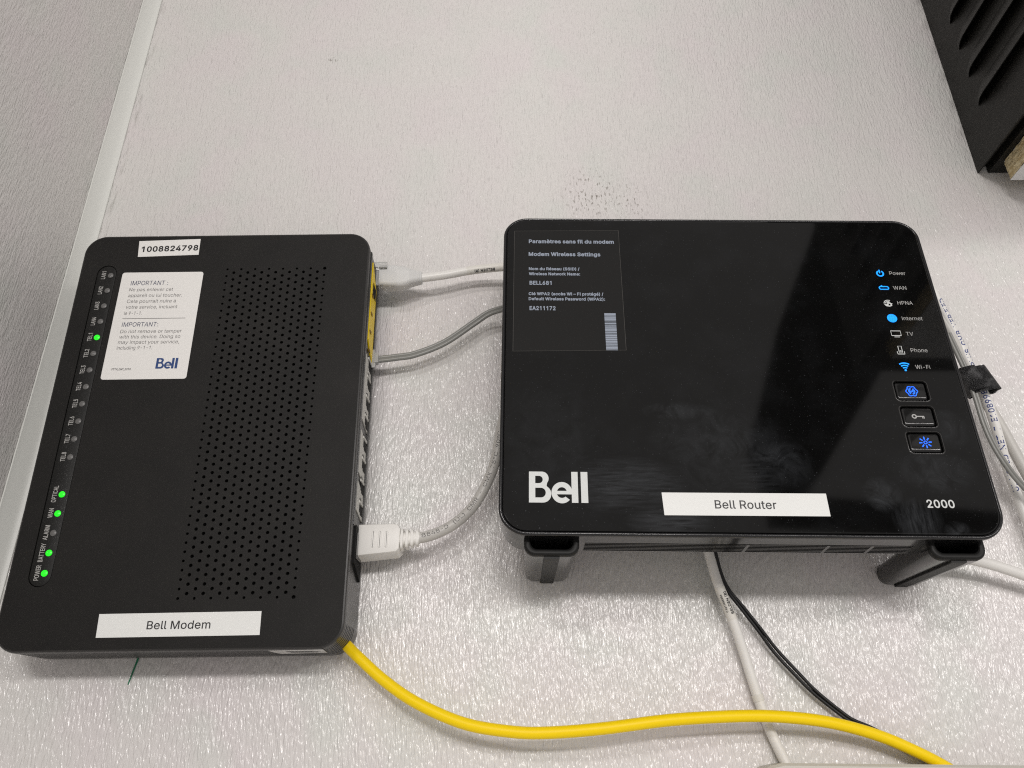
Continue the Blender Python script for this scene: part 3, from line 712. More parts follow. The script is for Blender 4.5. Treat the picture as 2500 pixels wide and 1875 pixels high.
prof = [(-0.2830, -0.0002), (-0.2830, -0.0011), (-0.2842, -0.0016)] + \
       [(-0.2842 - 0.0064 * k / 6, -0.0016 - 0.0079 * (k / 6) ** 1.5) for k in range(1, 7)] + \
       [(-0.2910, -0.0107), (-0.2918, -0.0107), (-0.2918, -0.0002)]
tr = MB().loft([[(x, y, z) for x, y in prof] for z in (-0.7, 1.3)]).build('corner_trim', M['trim'], smooth=True, sharp=50)
tag(tr, 'plain white vinyl trim strip running up the wall corner', kind='structure')

# ------------------------------------------------------------------ modem
S = 0.0009736         # mm on the modem's face -> metres
TM = 0.0390           # case depth
rot, tilt = math.radians(0.47), math.radians(-2.16)


def face_frame(O, rot, tilt, depth):
    U = Vector((math.cos(rot), 0, math.sin(rot)))
    V0 = Vector((-math.sin(rot), 0, math.cos(rot)))
    V = V0 * math.cos(tilt) + Vector((0, 1, 0)) * math.sin(tilt)
    N = U.cross(V)
    O = Vector(O) - N * depth
    return Matrix(((U.x, V.x, N.x, O.x), (U.y, V.y, N.y, O.y), (U.z, V.z, N.z, O.z), (0, 0, 0, 1)))


modem = empty('modem', face_frame((-0.17155, -0.0440, 0.17593), rot, tilt, TM))
tag(modem, 'matte black modem with perforated front and green lights, nearest the wall corner', 'modem')
HW, HH = 88.9 * S, 124.95 * S


def msc(pts):
    return [(x * S, y * S) for x, y in pts]


holes = []
hole_set = []
for r_ in range(83):
    vv = 99.4 - 198.4 * r_ / 82
    for k in range(8 if r_ % 2 == 0 else 7):
        uu = 1.9 + 8.56 * k + (4.28 if r_ % 2 else 0)
        rad = 0.98
        if r_ in (0, 82) or (r_ % 2 == 0 and k in (0, 7)):
            rad = 0.78
        if (r_, k) in ((0, 7), (82, 7)):
            rad = 1.05
        hole_set.append((uu * S, vv * S, rad * S))
holes = [circle(u, v, r, 10) for u, v, r in hole_set]
stad = [(x, y) for x, y in rrect(-77.95 * S, -65.95 * S, -92.2 * S, 103.1 * S, 5.95 * S, 8)]
lut = {}
for u, v, r in hole_set:
    lut.setdefault((int(u // 0.004), int(v // 0.004)), []).append((u, v, r))


def in_hole(x, y):
    if -77.9 * S < x < -66.0 * S and -92.2 * S < y < 103.1 * S:
        cyy = min(max(y, -86.25 * S), 97.15 * S)
        if (x + 71.95 * S) ** 2 + (y - cyy) ** 2 < (5.93 * S) ** 2:
            return True
    a, b = int(x // 0.004), int(y // 0.004)
    for i in (-1, 0, 1):
        for j in (-1, 0, 1):
            for u, v, r in lut.get((a + i, b + j), ()):
                if (x - u) ** 2 + (y - v) ** 2 < r * r * 0.98:
                    return True
    return False


base_out = rrect(-HW, HW, -HH, HH, 0.0125, 10)
face_out = inset(base_out, 0.0011)
fc = plate_with_holes(face_out, holes + [stad], in_hole, TM, 0.0026)
fc.build('front_cover', M['modem'], modem, smooth=True, sharp=30)
# rim of the cover, grooved sides
rings = []


def ring(n, ins, groove=0.0):
    q = inset(base_out, ins)
    q2 = inset(base_out, ins + groove)
    out = []
    for i, (x, y) in enumerate(base_out):
        use = q2 if (y < -HH + 0.0121 and x > -HW + 0.004) else q
        if y > -HH + 0.0120 and x > HW - 1e-6:
            use = q
        out.append((*use[i], TM + n))
    rings.append(out)


ring(0, 0.0011), ring(-0.0003, 0.0004), ring(-0.0011, 0.0)
ring(-0.0034, 0.0), ring(-0.0036, 0.0005), ring(-0.0042, 0.0005), ring(-0.0044, 0.0)
z_ = -0.0064
for k in range(6):
    ring(z_, 0), ring(z_ - 0.0003, 0, 0.0009), ring(z_ - 0.0014, 0, 0.0009), ring(z_ - 0.0017, 0)
    z_ -= 0.0038
ring(-0.0320, 0.0), ring(-0.0385, 0.0004)
MB().loft(rings, False, True).build('housing', M['modem_side'], modem, sharp=28)
# dark tray behind the perforations
MB().box(-3 * S, 68 * S, -104 * S, 104 * S, TM - 0.0042, TM - 0.0030).build('inner_tray', M['black'], modem, smooth=False)
# indicator strip
strip_o = MB().slab(rrect(-77.6 * S, -66.3 * S, -91.85 * S, 102.75 * S, 5.6 * S, 8), TM - 0.002, TM - 0.0002, 0.0002).build('indicator_strip', M['strip'], modem)
names = ['LAN1', 'LAN2', 'LAN3', 'LAN4', 'TEL1', 'TEL2', 'TEL3', 'TEL4', 'TEL5', 'TEL6', 'TEL7', 'TEL8', None, 'OPTICAL', 'WAN', 'ALARM', 'BATTERY', 'POWER']
wid = {'OPTICAL': 9.3, 'POWER': 7.9, 'BATTERY': 9.9, 'ALARM': 8.0, 'WAN': 5.2}
lit = {'TEL1', 'OPTICAL', 'WAN', 'BATTERY', 'POWER'}
tx = MB()
disc = {}
for i, nm in enumerate(names):
    if not nm:
        continue
    v = 96.0 - 10.655 * i
    u = -69.35 - 0.035 * i
    w = wid.get(nm, 5.4)
    put_text(tx, nm, (v - w / 2 + 0.3) * S, (v + w / 2 + 0.3) * S, -72.5 * S, 2.55 * S, TM - 0.0001, 0.012, rot=True)
    key = nm in lit
    if key not in disc:
        mbd = MB().loft([[(x, y, 0) for x, y in circle(0, 0, 1.7 * S, 16)], [(x, y, 0.0004) for x, y in circle(0, 0, 1.7 * S, 16)],
                         [(x, y, 0.0007) for x, y in circle(0, 0, 1.2 * S, 16)]])
        o = mbd.build('indicator_light', M['led_on' if key else 'led_off'], modem)
        disc[key] = o
    else:
        o = disc[key].copy()
        COL.objects.link(o)
    o.location = (u * S, v * S, TM - 0.0003)
    o['label'] = 'lit green indicator light' if key else 'unlit grey indicator light'
tx.build('lettering', M['pale_ink'], strip_o, smooth=False)


def sticker(root, poly, n, mat, thick=0.00012, name='sticker'):
    return MB().slab(poly, n, n + thick).build(name, mat, root, smooth=False)


# serial sticker
s_ = sticker(modem, msc([(-54.9, 109.1), (-17.4, 110.2), (-17.7, 121.8), (-55.9, 120.7)]), TM + 0.00005, M['paper'])
s_['label'] = 'white number sticker at the top edge'
q = MB()
put_text(q, '1008824798', 0, 35.2 * S, 0, 4.1 * S, 0, 0.028)
ca, sa = math.cos(0.022), math.sin(0.022)
q.v = [(-53.4 * S + x * ca - y * sa, 112.75 * S + x * sa + y * ca, TM + 0.00022) for x, y, z in q.v]
q.build('lettering', M['ink'], s_, smooth=False)
# warning sticker
s_ = sticker(modem, msc(rrect(-62.1, -12.4, 25.7, 97.8, 1.6, 4)), TM + 0.00005, M['paper'])
s_['label'] = 'large white bilingual warning sticker'
Z = TM + 0.00022
q = MB()
for st, a, b, y in (('Ne pas enlever cet', -56.0, -29.4, 84.5), ('appareil ou lui toucher.', -55.9, -23.2, 80.45),
                    ('Cela pourrait nuire à', -55.9, -26.4, 76.4), ('votre service, incluant', -55.9, -24.9, 72.4),
                    ('le 9-1-1.', -56.1, -45.5, 68.2), ('Do not remove or tamper', -56.2, -19.8, 55.85),
                    ('with this device. Doing so', -56.1, -20.0, 52.25), ('may impact your service,', -56.2, -20.1, 48.7),
                    ('including 9-1-1.', -56.3, -35.4, 45.0)):
    put_text(q, st, a * S, b * S, y * S, 2.25 * S, Z, -0.004, ital=0.06)
put_text(q, 'FTTH_ONT_0910', -56.7 * S, -45.6 * S, 31.6 * S, 1.3 * S, Z, 0.02)
q.build('lettering', M['grey_ink'], s_, smooth=False)
MB().box(-56.5 * S, -18.8 * S, 65.45 * S, 65.75 * S, Z - 0.00004, Z).build('rule_line', M['grey_ink'], s_, smooth=False)
q = MB()
put_text(q, 'IMPORTANT :', -55.8 * S, -33.2 * S, 88.75 * S, 3.0 * S, Z, 0.0, ital=0.05)
q.build('heading', M['slate_ink'], s_, smooth=False)
q = MB()
put_text(q, 'IMPORTANT:', -56.0 * S, -34.6 * S, 60.2 * S, 2.9 * S, Z, 0.0, ital=0.05)
q.build('heading', M['slate_ink'], s_, smooth=False)
q = MB()
logo(q, -31.4 * S, -18.8 * S, 32.3 * S, 39.1 * S, Z)
q.build('logo', M['blue_ink'], s_, smooth=False)
# name label
s_ = sticker(modem, msc([(-36.6, -118.0), (46.4, -117.7), (46.1, -105.9), (-37.0, -106.3)]), TM + 0.00005, M['tape'])
s_['label'] = 'long white name label at the bottom'
q = MB()
put_text(q, 'Bell Modem', -11.6 * S, 20.8 * S, -114.15 * S, 4.1 * S, Z, 0.008)
q.build('lettering', M['ink'], s_, smooth=False)
# silver seal folded onto the bottom side
zz = [(51.0, -2.0), (79.0, -1.4), (77.8, -15.5), (53.5, -18.5), (51.8, -12)]
sil = MB().loft([[(u * S, -HH - d, TM + n * S) for u, n in zz] for d in (0.00005, 0.0003)]).build('seal', M['silver'], modem, smooth=False)
sil['label'] = 'small silver seal on the bottom side'
q = MB()
for k, (a, b, n0) in enumerate(((59, 74, -5.0), (59, 75, -7.2), (60, 76, -9.4), (60, 74, -11.4))):
    q.add([(a * S, -HH - 0.0004, TM + n0 * S), (b * S, -HH - 0.0004, TM + n0 * S), (b * S, -HH - 0.0004, TM + (n0 - 0.9) * S), (a * S, -HH - 0.0004, TM + (n0 - 0.9) * S)], [(0, 1, 2, 3)])
q.build('lettering', M['grey_ink'], sil, smooth=False)


# port bank on the right-hand side; local (v, n) on plane u = HW
def side_prism(poly, d0, d1):
    return MB().loft([[(HW + d, v * S, TM + n * S) for v, n in poly] for d in (d0, d1)])


lipb = side_prism([(112, -28.0), (112, -31.5), (-60, -31.5), (-60, -27.5)], -0.0012, 0.0013).build('side_lip', M['modem_side'], modem)
side_prism([(114, -5.0), (114, -7.5), (-60, -7.0), (-60, -4.8)], -0.0012, 0.0006).build('side_lip', M['modem_side'], modem)
yb = side_prism([(110, -11), (98, -26.8), (45.5, -26.8), (55.5, -11)], -0.001, 0.0007).build('network_port_block', M['yellow_port'], modem, smooth=False)
yb['label'] = 'yellow block of network ports'
for k in range(4):
    vv = 97.5 - 12.6 * k
    side_prism([(vv, -15), (vv, -25), (vv - 8.4, -25), (vv - 8.4, -15)], 0.0003, 0.00085).build('port_opening', M['black'], yb, smooth=False) if k == 0 else None
    side_prism([(vv - 9.5, -12.2), (vv - 10.6, -13.4), (vv - 10.6, -17), (vv - 8.6, -17)], 0.0003, 0.0011).build('latch_mark', principled('dark_yellow', (0.22, 0.13, 0.003), 0.6), yb, smooth=False)
for (v0, v1) in ((45.0, -0.8), (-3.5, -33.0), (-34.2, -54.5)):
    gb = side_prism([(v0, -9.5), (v0 - 4, -27), (v1 + 1, -27), (v1 + 4, -9.5)], -0.001, 0.0005).build('phone_port_block', M['grey_port'], modem, smooth=False)
    gb['label'] = 'grey block of phone ports'
    for vv in (41.5, 29.8, 16.9, 4.6, -9.4, -21.9, -35.2, -47.8):
        if v0 > vv > v1 + 1:
            side_prism([(vv + 2.4, -17.5), (vv + 2.4, -26.0), (vv - 3.0, -26.0), (vv - 3.0, -20.0), (vv - 1.8, -20.0), (vv - 1.8, -17.5)], 0.0002, 0.00065).build('port_opening', M['black'], gb, smooth=False)
            side_prism([(vv + 2.8, -15.5), (vv + 2.8, -26), (vv + 4.2, -26), (vv + 4.2, -15.5)], 0.0003, 0.0010).build('port_lip', M['grey_port'], gb, smooth=False)
            side_prism([(vv + 5.2, -16), (vv + 5.2, -21), (vv + 6.2, -19), (vv + 6.2, -18)], 0.0003, 0.0008).build('latch_mark', M['modem_side'], gb, smooth=False)
pc = side_prism([(-59.5, -9.5), (-59.5, -29), (-87, -29), (-80, -9.5)], -0.001, 0.0012).build('power_socket', M['black'], modem, smooth=False)
side_prism([(-63, -12), (-63, -27), (-77, -27), (-77, -12)], 0.001, 0.0016).build('socket_collar', M['gloss'], pc, smooth=False)

# ------------------------------------------------------------------ router
TR = 0.0300
rr_, rt_ = math.radians(-0.87), math.radians(3.34)
RM = face_frame((0.1167, -0.0680, 0.1988), rr_, rt_, TR)
router = empty('router', RM)
tag(router, 'glossy black router on two stub feet with blue icons and white cables behind', 'router')
RW, RH = 0.12235, 0.0983
ro_ = rrect(-RW, RW, -RH, RH, 0.0140, 12)


def rloft(spec, base=ro_, **k):
    return MB().loft([[(x, y, TR + n) for x, y in inset(base, i)] for i, n in spec], **k)


rloft([(0.0026, -0.0028), (0.0006, -0.0028), (0.0, -0.0022), (0.0, -0.0009), (0.0004, -0.0002), (0.0011, 0.0), (0.0017, -0.0003), (0.0021, -0.0016)], cap0=False, cap1=False).build('bezel', M['bezel'], router, sharp=60)
bt = [(84.6, 102.2, -24.0, -12.0), (84.7, 102.4, -39.2, -26.95), (84.6, 102.2, -53.85, -41.85)]
bholes = [rrect(a / 1000, b / 1000, c / 1000, d / 1000, 0.0022, 5) for a, b, c, d in bt]


def in_btn(x, y):
    return any(a / 1000 < x < b / 1000 and c / 1000 < y < d / 1000 and
               (min(max(x, a / 1000 + .0022), b / 1000 - .0022) - x) ** 2 + (min(max(y, c / 1000 + .0022), d / 1000 - .0022) - y) ** 2 < .0022 ** 2 * 0.97
               for a, b, c, d in bt)


go = inset(ro_, 0.0027)
gp = plate_with_holes(go, bholes, in_btn, TR + 0.0001, 0.0030)
gp.loft([[(x, y, TR + d) for x, y in inset(ro_, i)] for i, d in ((0.0020, -0.0016), (0.0020, -0.0005), (0.00205, -0.00025), (0.0022, -0.00005), (0.0024, 0.00005), (0.0027, 0.0001))], False, False)
gp.build('front_panel', M['glass'], router, sharp=25)
rloft([(0.0008, -0.0029), (0.0008, -0.0136), (0.0013, -0.0140)], cap0=True, cap1=False).build('front_shell', M['gloss'], router)
rloft([(0.0012, -0.0146), (0.0012, -0.0276), (0.0030, -0.0300)]).build('rear_shell', M['gloss_soft'], router)
rloft([(0.0022, -0.0130), (0.0022, -0.0160)]).build('seam', M['black'], router)
# vents along the lower side of the rear shell
vg = MB()
yb_ = -RH + 0.0012
vent = MB().box(-0.0790, 0.0820, yb_ - 0.0001, yb_ + 0.001, TR - 0.0264, TR - 0.0150).build('vent_recess', M['black'], router, smooth=False)
for k in range(6):
    n0 = -0.0149 - 0.0022 * k
    MB().box(-0.0795, 0.0825, yb_ - 0.0004, yb_ + 0.0002, TR + n0 - 0.0005, TR + n0).build('vent_slat', M['gloss_soft'], router, smooth=False)
for u in (0.0012, 0.0410, 0.0627):
    MB().box(u - 0.0008, u + 0.0008, yb_ - 0.00045, yb_ + 0.0002, TR - 0.0266, TR - 0.0148).build('vent_rib', M['gloss_soft'], router, smooth=False)

# buttons
key_icons = ((93.6, -18.1), (93.6, -32.9), (93.7, -47.7))
Zr = TR + 0.00022
for (a, b, c, d), (iu, iv), kind in zip(bt, key_icons, ('sync', 'key', 'sun')):
    a, b, c, d, iu, iv = (x / 1000 for x in (a, b, c, d, iu, iv))
    rim = MB()
    o1 = rrect(a - .0005, b + .0005, c - .0005, d + .0005, .0026, 5)
    rim.loft([[(x, y, TR + 0.0001) for x, y in o1], [(x, y, TR + 0.00035) for x, y in inset(o1, .0002)], [(x, y, TR + 0.00035) for x, y in inset(o1, .0005)], [(x, y, TR - 0.0005) for x, y in inset(o1, .0007)]], False, False)
    rim_o = rim.build('button_rim', M['gloss_soft'], router, sharp=60)
    o2 = rrect(a + .0009, b - .0009, c + .0009, d - .0009, .0016, 5)
    o3 = rrect(a + .0017, b - .0017, c + .0026, d - .0014, .0010, 5)
    prof_b = [(0, -0.0031), (0, -0.0012), (0.00012, -0.0008), (0.0004, -0.0005), (0.0008, -0.0003), (0.0013, -0.00017), (0.0019, -0.0001)]
    bn = MB().loft([[(x, y, TR + n) for x, y in rrect(a + .0009 + i * .5, b - .0009 - i * .5, c + .0009 + i, d - .0009 - i * .4, .0014 - i * .4, 5)] for i, n in prof_b]).build('button', M['gloss'], router, sharp=60)
    bn['label'] = {'sync': 'top button with lit blue arrows', 'key': 'middle button with white key', 'sun': 'bottom button with lit blue sun'}[kind]
    zc = TR + 0.00002
    ic = MB()
    if kind == 'sun':
        ribbon(ic, circle(iu, iv, .0008, 16), .0004, zc, True)
        for k in range(8):
            t_ = math.radians(45 * k + 5)
            ribbon(ic, [(iu + .0016 * math.cos(t_), iv + .0016 * math.sin(t_)), (iu + .0032 * math.cos(t_), iv + .0032 * math.sin(t_))], .0006, zc)
        ic.build('icon', M['blue_deep'], bn, smooth=False)
    elif kind == 'key':
        ribbon(ic, circle(iu - .0021, iv, .0010, 16), .00065, zc, True)
        ribbon(ic, [(iu - .0008, iv), (iu + .0030, iv)], .0006, zc)
        for x in (.0021, .0028):
            ribbon(ic, [(iu + x, iv - .0002), (iu + x, iv - .0012)], .0005, zc + 5e-6)
        ic.build('icon', M['dim_ink'], bn, smooth=False)
    else:
        hexa = [(iu + (.0028 + .00028 * math.cos(6 * math.radians(x * 10))) * math.cos(math.radians(x * 10)), iv + (.0028 + .00028 * math.cos(6 * math.radians(x * 10))) * math.sin(math.radians(x * 10))) for x in range(36)]
        ribbon(ic, hexa, .0005, zc, True)
        for s_g in (1, -1):
            ribbon(ic, [(iu + s_g * x, iv + s_g * y) for x, y in ((.0003, -.0016), (.0010, -.0013), (.0014, -.0003), (.0012, .0008))], .0008, zc + 4e-6)
            ribbon(ic, [(iu + s_g * x, iv + s_g * y) for x, y in ((.0002, -.0004), (.0006, .0006), (.0012, .0016))], .0006, zc + 9e-6)
        ic.build('icon', M['blue_deep'], bn, smooth=False)

# status icons and words
X = 0.0933


def icon(mb, label, mat):
    o = mb.build('status_icon', mat, router, smooth=False)
    o['label'] = label


i1 = MB()
ribbon(i1, [(X + x, .0589 + y) for x, y in arc(0, -.0003, .0018, 118, 422, 26)], .0008, Zr)
ribbon(i1, [(X - .0002, .0589 + .0023), (X - .0002, .0589 - .0001)], .0007, Zr + 5e-6)
icon(i1, 'lit blue power icon', M['blue_led'])
i1 = MB()
ribbon(i1, [(X + x, .0487 + y) for x, y in rrect(-.0026, .0026, -.0012, .0007, .0009, 6)], .0006, Zr, True)
ribbon(i1, [(X + x, .0487 + y) for x, y in ((-.0020, .0006), (-.0010, .0012), (-.0004, .0006), (.0006, .0008))], .0007, Zr + 5e-6)
icon(i1, 'lit blue cloud icon', M['blue_led'])
i1 = MB()
for r_, a0, a1, z_ in ((.0024, 60, 175, 0), (.0016, 60, 170, 4e-6), (.0009, 50, 160, 8e-6)):
    ribbon(i1, [(X + x, .0378 + y) for x, y in arc(0.0002, -.0002, r_, a0, a1, 14)], .00045, Zr + z_)
v_, f_ = fill_curve([[(X - .0024, .0378 - .0002), (X - .0015, .0378 - .0018), (X + .0005, .0378 - .0022), (X + .0020, .0378 - .0016), (X + .0020, .0378 - .0005), (X + .0025, .0378 - .0002),
                      (X + .0004, .0378 + .0011), (X - .0008, .0378 - .0006), (X - .0016, .0378 - .0004)],
                     [(X, .0378 - .0014), (X + .0012, .0378 - .0013), (X + .0012, .0378 - .0004), (X + .0003, .0378)]])
i1.add([(x, y, Zr + 1e-5) for x, y in v_], f_)
icon(i1, 'unlit white house and globe icon', M['white_ink'])
i1 = MB().slab(circle(X + .0001, .0279, .0027, 28), Zr - 0.0001, Zr)
icon(i1, 'lit blue globe icon', M['blue_led'])
i2 = MB()
for dx in (-1, 0, 1):
    ribbon(i2, [(X + .0001 + dx * .0015 * math.sin(math.radians(a)), .0279 + .0026 * math.cos(math.radians(a))) for a in range(10, 171, 20)], .00016, Zr + 3e-5 + dx * 3e-6)
for y in (-.0012, 0, .0012):
    ribbon(i2, [(X - .0022, .0279 + y), (X + .0024, .0279 + y)], .00016, Zr + 4e-5)
o = i2.build('globe_grid', M['blue_deep'], router, smooth=False)
i1 = MB()
ribbon(i1, [(X + x, .0178 + y) for x, y in ((-.0026, -.0013), (.0026, -.0013), (.0026, .0017), (-.0026, .0017))], .0005, Zr, True)
i1.add([(X - .0013, .0178 - .0024, Zr), (X + .0017, .0178 - .0024, Zr), (X + .0017, .0178 - .0020, Zr), (X - .0013, .0178 - .0020, Zr)], [(0, 1, 2, 3)])
icon(i1, 'unlit white screen icon', M['white_ink'])
i1 = MB()
ribbon(i1, [(X + x, .0071 + y) for x, y in ((-.0009, -.0014), (.0009, -.0014), (.0009, .0026), (-.0009, .0026))], .0004, Zr, True)
ribbon(i1, [(X + x, .0071 + y) for x, y in ((-.0019, -.0008), (-.0019, -.0024), (.0019, -.0024), (.0019, -.0008))], .0005, Zr + 5e-6)
for yy in (-.0002, -.0008):
    ribbon(i1, [(X - .0005, .0071 + yy), (X + .0005, .0071 + yy)], .0003, Zr + 8e-6)
icon(i1, 'unlit white phone icon', M['white_ink'])
i1 = MB()
for r_ in (.0048, .0034, .0020):
    ribbon(i1, [(X + x, -.0058 + y) for x, y in arc(0, 0, r_, 57, 123, 12)], .0007, Zr)
i1.add([(x, y, Zr) for x, y in circle(X, -.0054, .0006, 12)], [tuple(range(12))])
icon(i1, 'lit blue wireless icon', M['blue_led'])
q = MB()
for st, a, b, y in (('Power', 98.6, 107.7, 57.7), ('WAN', 98.5, 105.9, 47.4), ('HPNA', 98.6, 107.1, 37.05), ('Internet', 98.8, 110.1, 26.65),
                    ('TV', 98.7, 102.6, 16.5), ('Phone', 98.8, 107.8, 5.95), ('Wi-Fi', 98.9, 106.7, -4.5)):
    put_text(q, st, a / 1000, b / 1000, y / 1000, 0.0024, Zr, 0.0)
q.build('status_lettering', M['dim_ink'], router, smooth=False)
q = MB()
put_text(q, '2000', .0863, .0997, -.0827, .0042, Zr, 0.018)
q.build('model_lettering', M['white_ink'], router, smooth=False)
q = MB()
logo(q, -.1075, -.0785, -.0820, -.0657, Zr)
q.build('logo', M['white_ink'], router, smooth=False)
# film sticker
fs = MB().slab([(x / 1000, y / 1000) for x, y in ((-116.2, 4.5), (-54.9, 5.7), (-54.7, 88.9), (-116.1, 87.8))], TR + 0.0001, TR + 0.0002).build('film_sticker', M['film'], router, smooth=False)
fs['label'] = 'dark clear settings sticker with barcode'
q = MB()
ribbon(q, [(x / 1000, y / 1000) for x, y in ((-116.2, 4.5), (-54.9, 5.7), (-54.7, 88.9), (-116.1, 87.8))], 0.00022, TR + 0.00021, True)
q.build('film_edge', M['film_edge'], fs, smooth=False)
q = MB()
Zs = TR + 0.00026
for st, a, b, y, c, bo in (('Paramètres sans fil du modem', -107.6, -57.8, 78.9, 2.75, .03), ('Modem Wireless Settings', -107.7, -66.1, 69.5, 2.75, .03),
                           ('Nom du Réseau (SSID) /', -107.6, -78.5, 59.2, 2.05, .03), ('Wireless Network Name:', -107.6, -78.3, 55.6, 2.05, .03),
                           ('BELL681', -107.2, -94.7, 48.9, 2.75, .026), ('Clé WPA2 (accès WI – FI protégé) /', -107.7, -65.6, 41.65, 2.05, .03),
                           ('Default Wireless Password (WPA2):', -107.7, -64.8, 38.2, 2.05, .03), ('EA211172', -107.2, -92.7, 31.5, 2.75, .026)):
    put_text(q, st, a / 1000, b / 1000, y / 1000, c / 1000, Zs, bo)
q.build('lettering', M['sticker_ink'], fs, smooth=False)
q = MB()
y = 5.6
rb = random.Random(3)
while y < 30.0:
    h = rb.choice((0.45, 0.45, 0.7, 0.9, 1.25))
    h = min(h, 30.4 - y)
    q.add([(-.0657 , y / 1000, Zs), (-.0594, y / 1000, Zs), (-.0594, (y + h) / 1000, Zs), (-.0657, (y + h) / 1000, Zs)], [(0, 1, 2, 3)])
    y += h + rb.choice((0.22, 0.22, 0.4))
q.build('barcode', M['sticker_ink'], fs, smooth=False)
# name label
s_ = MB().slab([(x / 1000, y / 1000) for x, y in ((-41.9, -87.9), (38.3, -87.7), (38.1, -76.0), (-42.4, -76.2))], TR + 0.0001, TR + 0.0003).build('name_label', M['tape'], router, smooth=False)
q = MB()
put_text(q, 'Bell Router', -.0170, .0130, -.0842, .0043, TR + 0.00036, 0.008)
q.build('lettering', M['ink'], s_, smooth=False)

# feet: hollow rounded stubs reaching back to the wall
for cu, lab in ((-0.0963, 'left foot, facing the wall'), (0.1003, 'right foot, facing the wall')):
    def sec(n, hw, top, bot, r, cu=cu):
        return [(cu + x, y, TR + n) for x, y in rrect(-hw, hw, bot, top, r, 6)]
    f_o = MB().loft([sec(-0.0110, .0135, -.0890, -.1057, .0054), sec(-0.0730, .0121, -.0890, -.1005, .0050)], False, True).build('foot', M['gloss_soft'], router, sharp=40)
    MB().loft([sec(-0.0082, .0108, -.0905, -.1032, .0035), sec(-0.0078, .0118, -.0900, -.1044, .0042), sec(-0.0080, .0130, -.0895, -.1052, .0050), sec(-0.0092, .0135, -.0890, -.1057, .0054), sec(-0.0110, .0135, -.0890, -.1057, .0054)], False, False).build('foot_rim', M['strip'], f_o, sharp=60)
    f_o['label'] = lab
    MB().loft([sec(-0.0081, .0108, -.0905, -.1032, .0035), sec(-0.0085, .0104, -.0908, -.1027, .0035), sec(-0.0280, .0100, -.0910, -.1022, .0035)], False, True).build('foot_cavity', M['black'], f_o)
    MB().loft([[(cu + x, y, TR + n) for x, y in rrect(-h, h, b - .0012, b + .002, .0004, 2)] for n, h, b in ((-.0100, .0038, -.1056), (-.0140, .0038, -.1055), (-.0738, .0036, -.1003))]).build('foot_pad', M['strip'], f_o, smooth=False)

# ------------------------------------------------------------------ cables
WG = 'white network cables around the router'


def cable(name, pts, r, mat, label, cat='cable', group=None, rb=None, shape=None, per=14):
    root = empty(name, loc=(0, 0, 0))
    tag(root, label, cat, group)
    p = Path(pts, per)
    j = p.tube(r, rb, shape=shape).build('jacket', mat, root, sharp=70)
    return root, p, j


# upper network cable with clear plug and frosted boot
root, p, j = cable('network_cable', [(-64, -17, 285.6), (-57.8, -16.5, 286.3), (-43.1, -15.5, 289.1), (-32, -14.8, 292), (-21.5, -14.5, 294.1), (-5.5, -16.0, 294.9), (6.6, -20, 293.2), (30, -24, 288)],
                   0.0028, M['white_cable'], 'white network cable with clear plug in the yellow ports', 'cable', WG)
sl = p.tube(0.00285, d0=0.0355, d1=0.075).build('sleeve', M['cream_cable'], root)
p.text('BELDEN (B)', 0.0545, 0.0019, 0.0029, rev=True, phi=-0.95, bold=0.02).build('lettering', M['ink'], j, smooth=False)


def yz(cx, cy, cz, hy, hz, r, n=4):
    return [(cx, cy + a, cz + b) for a, b in rrect(-hy, hy, -hz, hz, r, n)]


MB().loft([yz(-.0895, -.0185, .2830, .0040, .0056, .0006), yz(-.0735, -.0182, .2836, .0040, .0056, .0006)]).build('plug', M['clear'], root, smooth=False)
MB().loft([yz(-.0880, -.0250, .2905, .0006, .0020, .0003), yz(-.0790, -.0246, .2908, .0010, .0020, .0003)]).build('latch', M['clear'], root, smooth=False)
MB().loft([yz(-.0840, -.0182, .2850, .0052, .0072, .0022), yz(-.0760, -.0180, .2850, .0054, .0078, .0024), yz(-.0690, -.0176, .2852, .0050, .0074, .0028), yz(-.0640, -.0172, .2856, .0044, .0052, .0026),
           yz(-.0600, -.0168, .2860, .0040, .0043, .0028), yz(-.0574, -.0165, .2863, .0037, .0038, .0028)]).build('boot', M['frosted'], root, sharp=50)
for k in range(3):
    x = -.0650 + .0026 * k
    MB().loft([yz(x, -.0172, .2857, .0046 - .0004 * k, .0050 - .0006 * k, .0026), yz(x + .0010, -.0171, .2858, .0046 - .0004 * k, .0049 - .0006 * k, .0026)]).build('boot_rib', M['frosted'], root, sharp=50)

# flat grey phone cord
fl = []
for k in range(10):
    a = math.pi * (0.5 + k / 9)
    fl.append((0.00115 * math.sin(a), -0.00125 + 0.00115 * math.cos(a)))
fl = [(0.0011 * math.cos(a), 0.0011 * math.sin(a) - 0.00115) for a in [math.radians(x) for x in range(30, 331, 30)]]
fl = [(-y_ if False else x_, y_) for x_, y_ in fl]


def twin(r, gap):
    """two round cores side by side"""
    A_ = [(r * math.sin(t), -gap - r * math.cos(t)) for t in [math.radians(x) for x in range(-150, 151, 25)]]
    out = [(r * math.cos(math.radians(x)), gap + r * math.sin(math.radians(x))) for x in range(-60, 241, 25)]
    out += [(r * math.cos(math.radians(x)), -gap + r * math.sin(math.radians(x))) for x in range(120, 421, 25)]
    return out


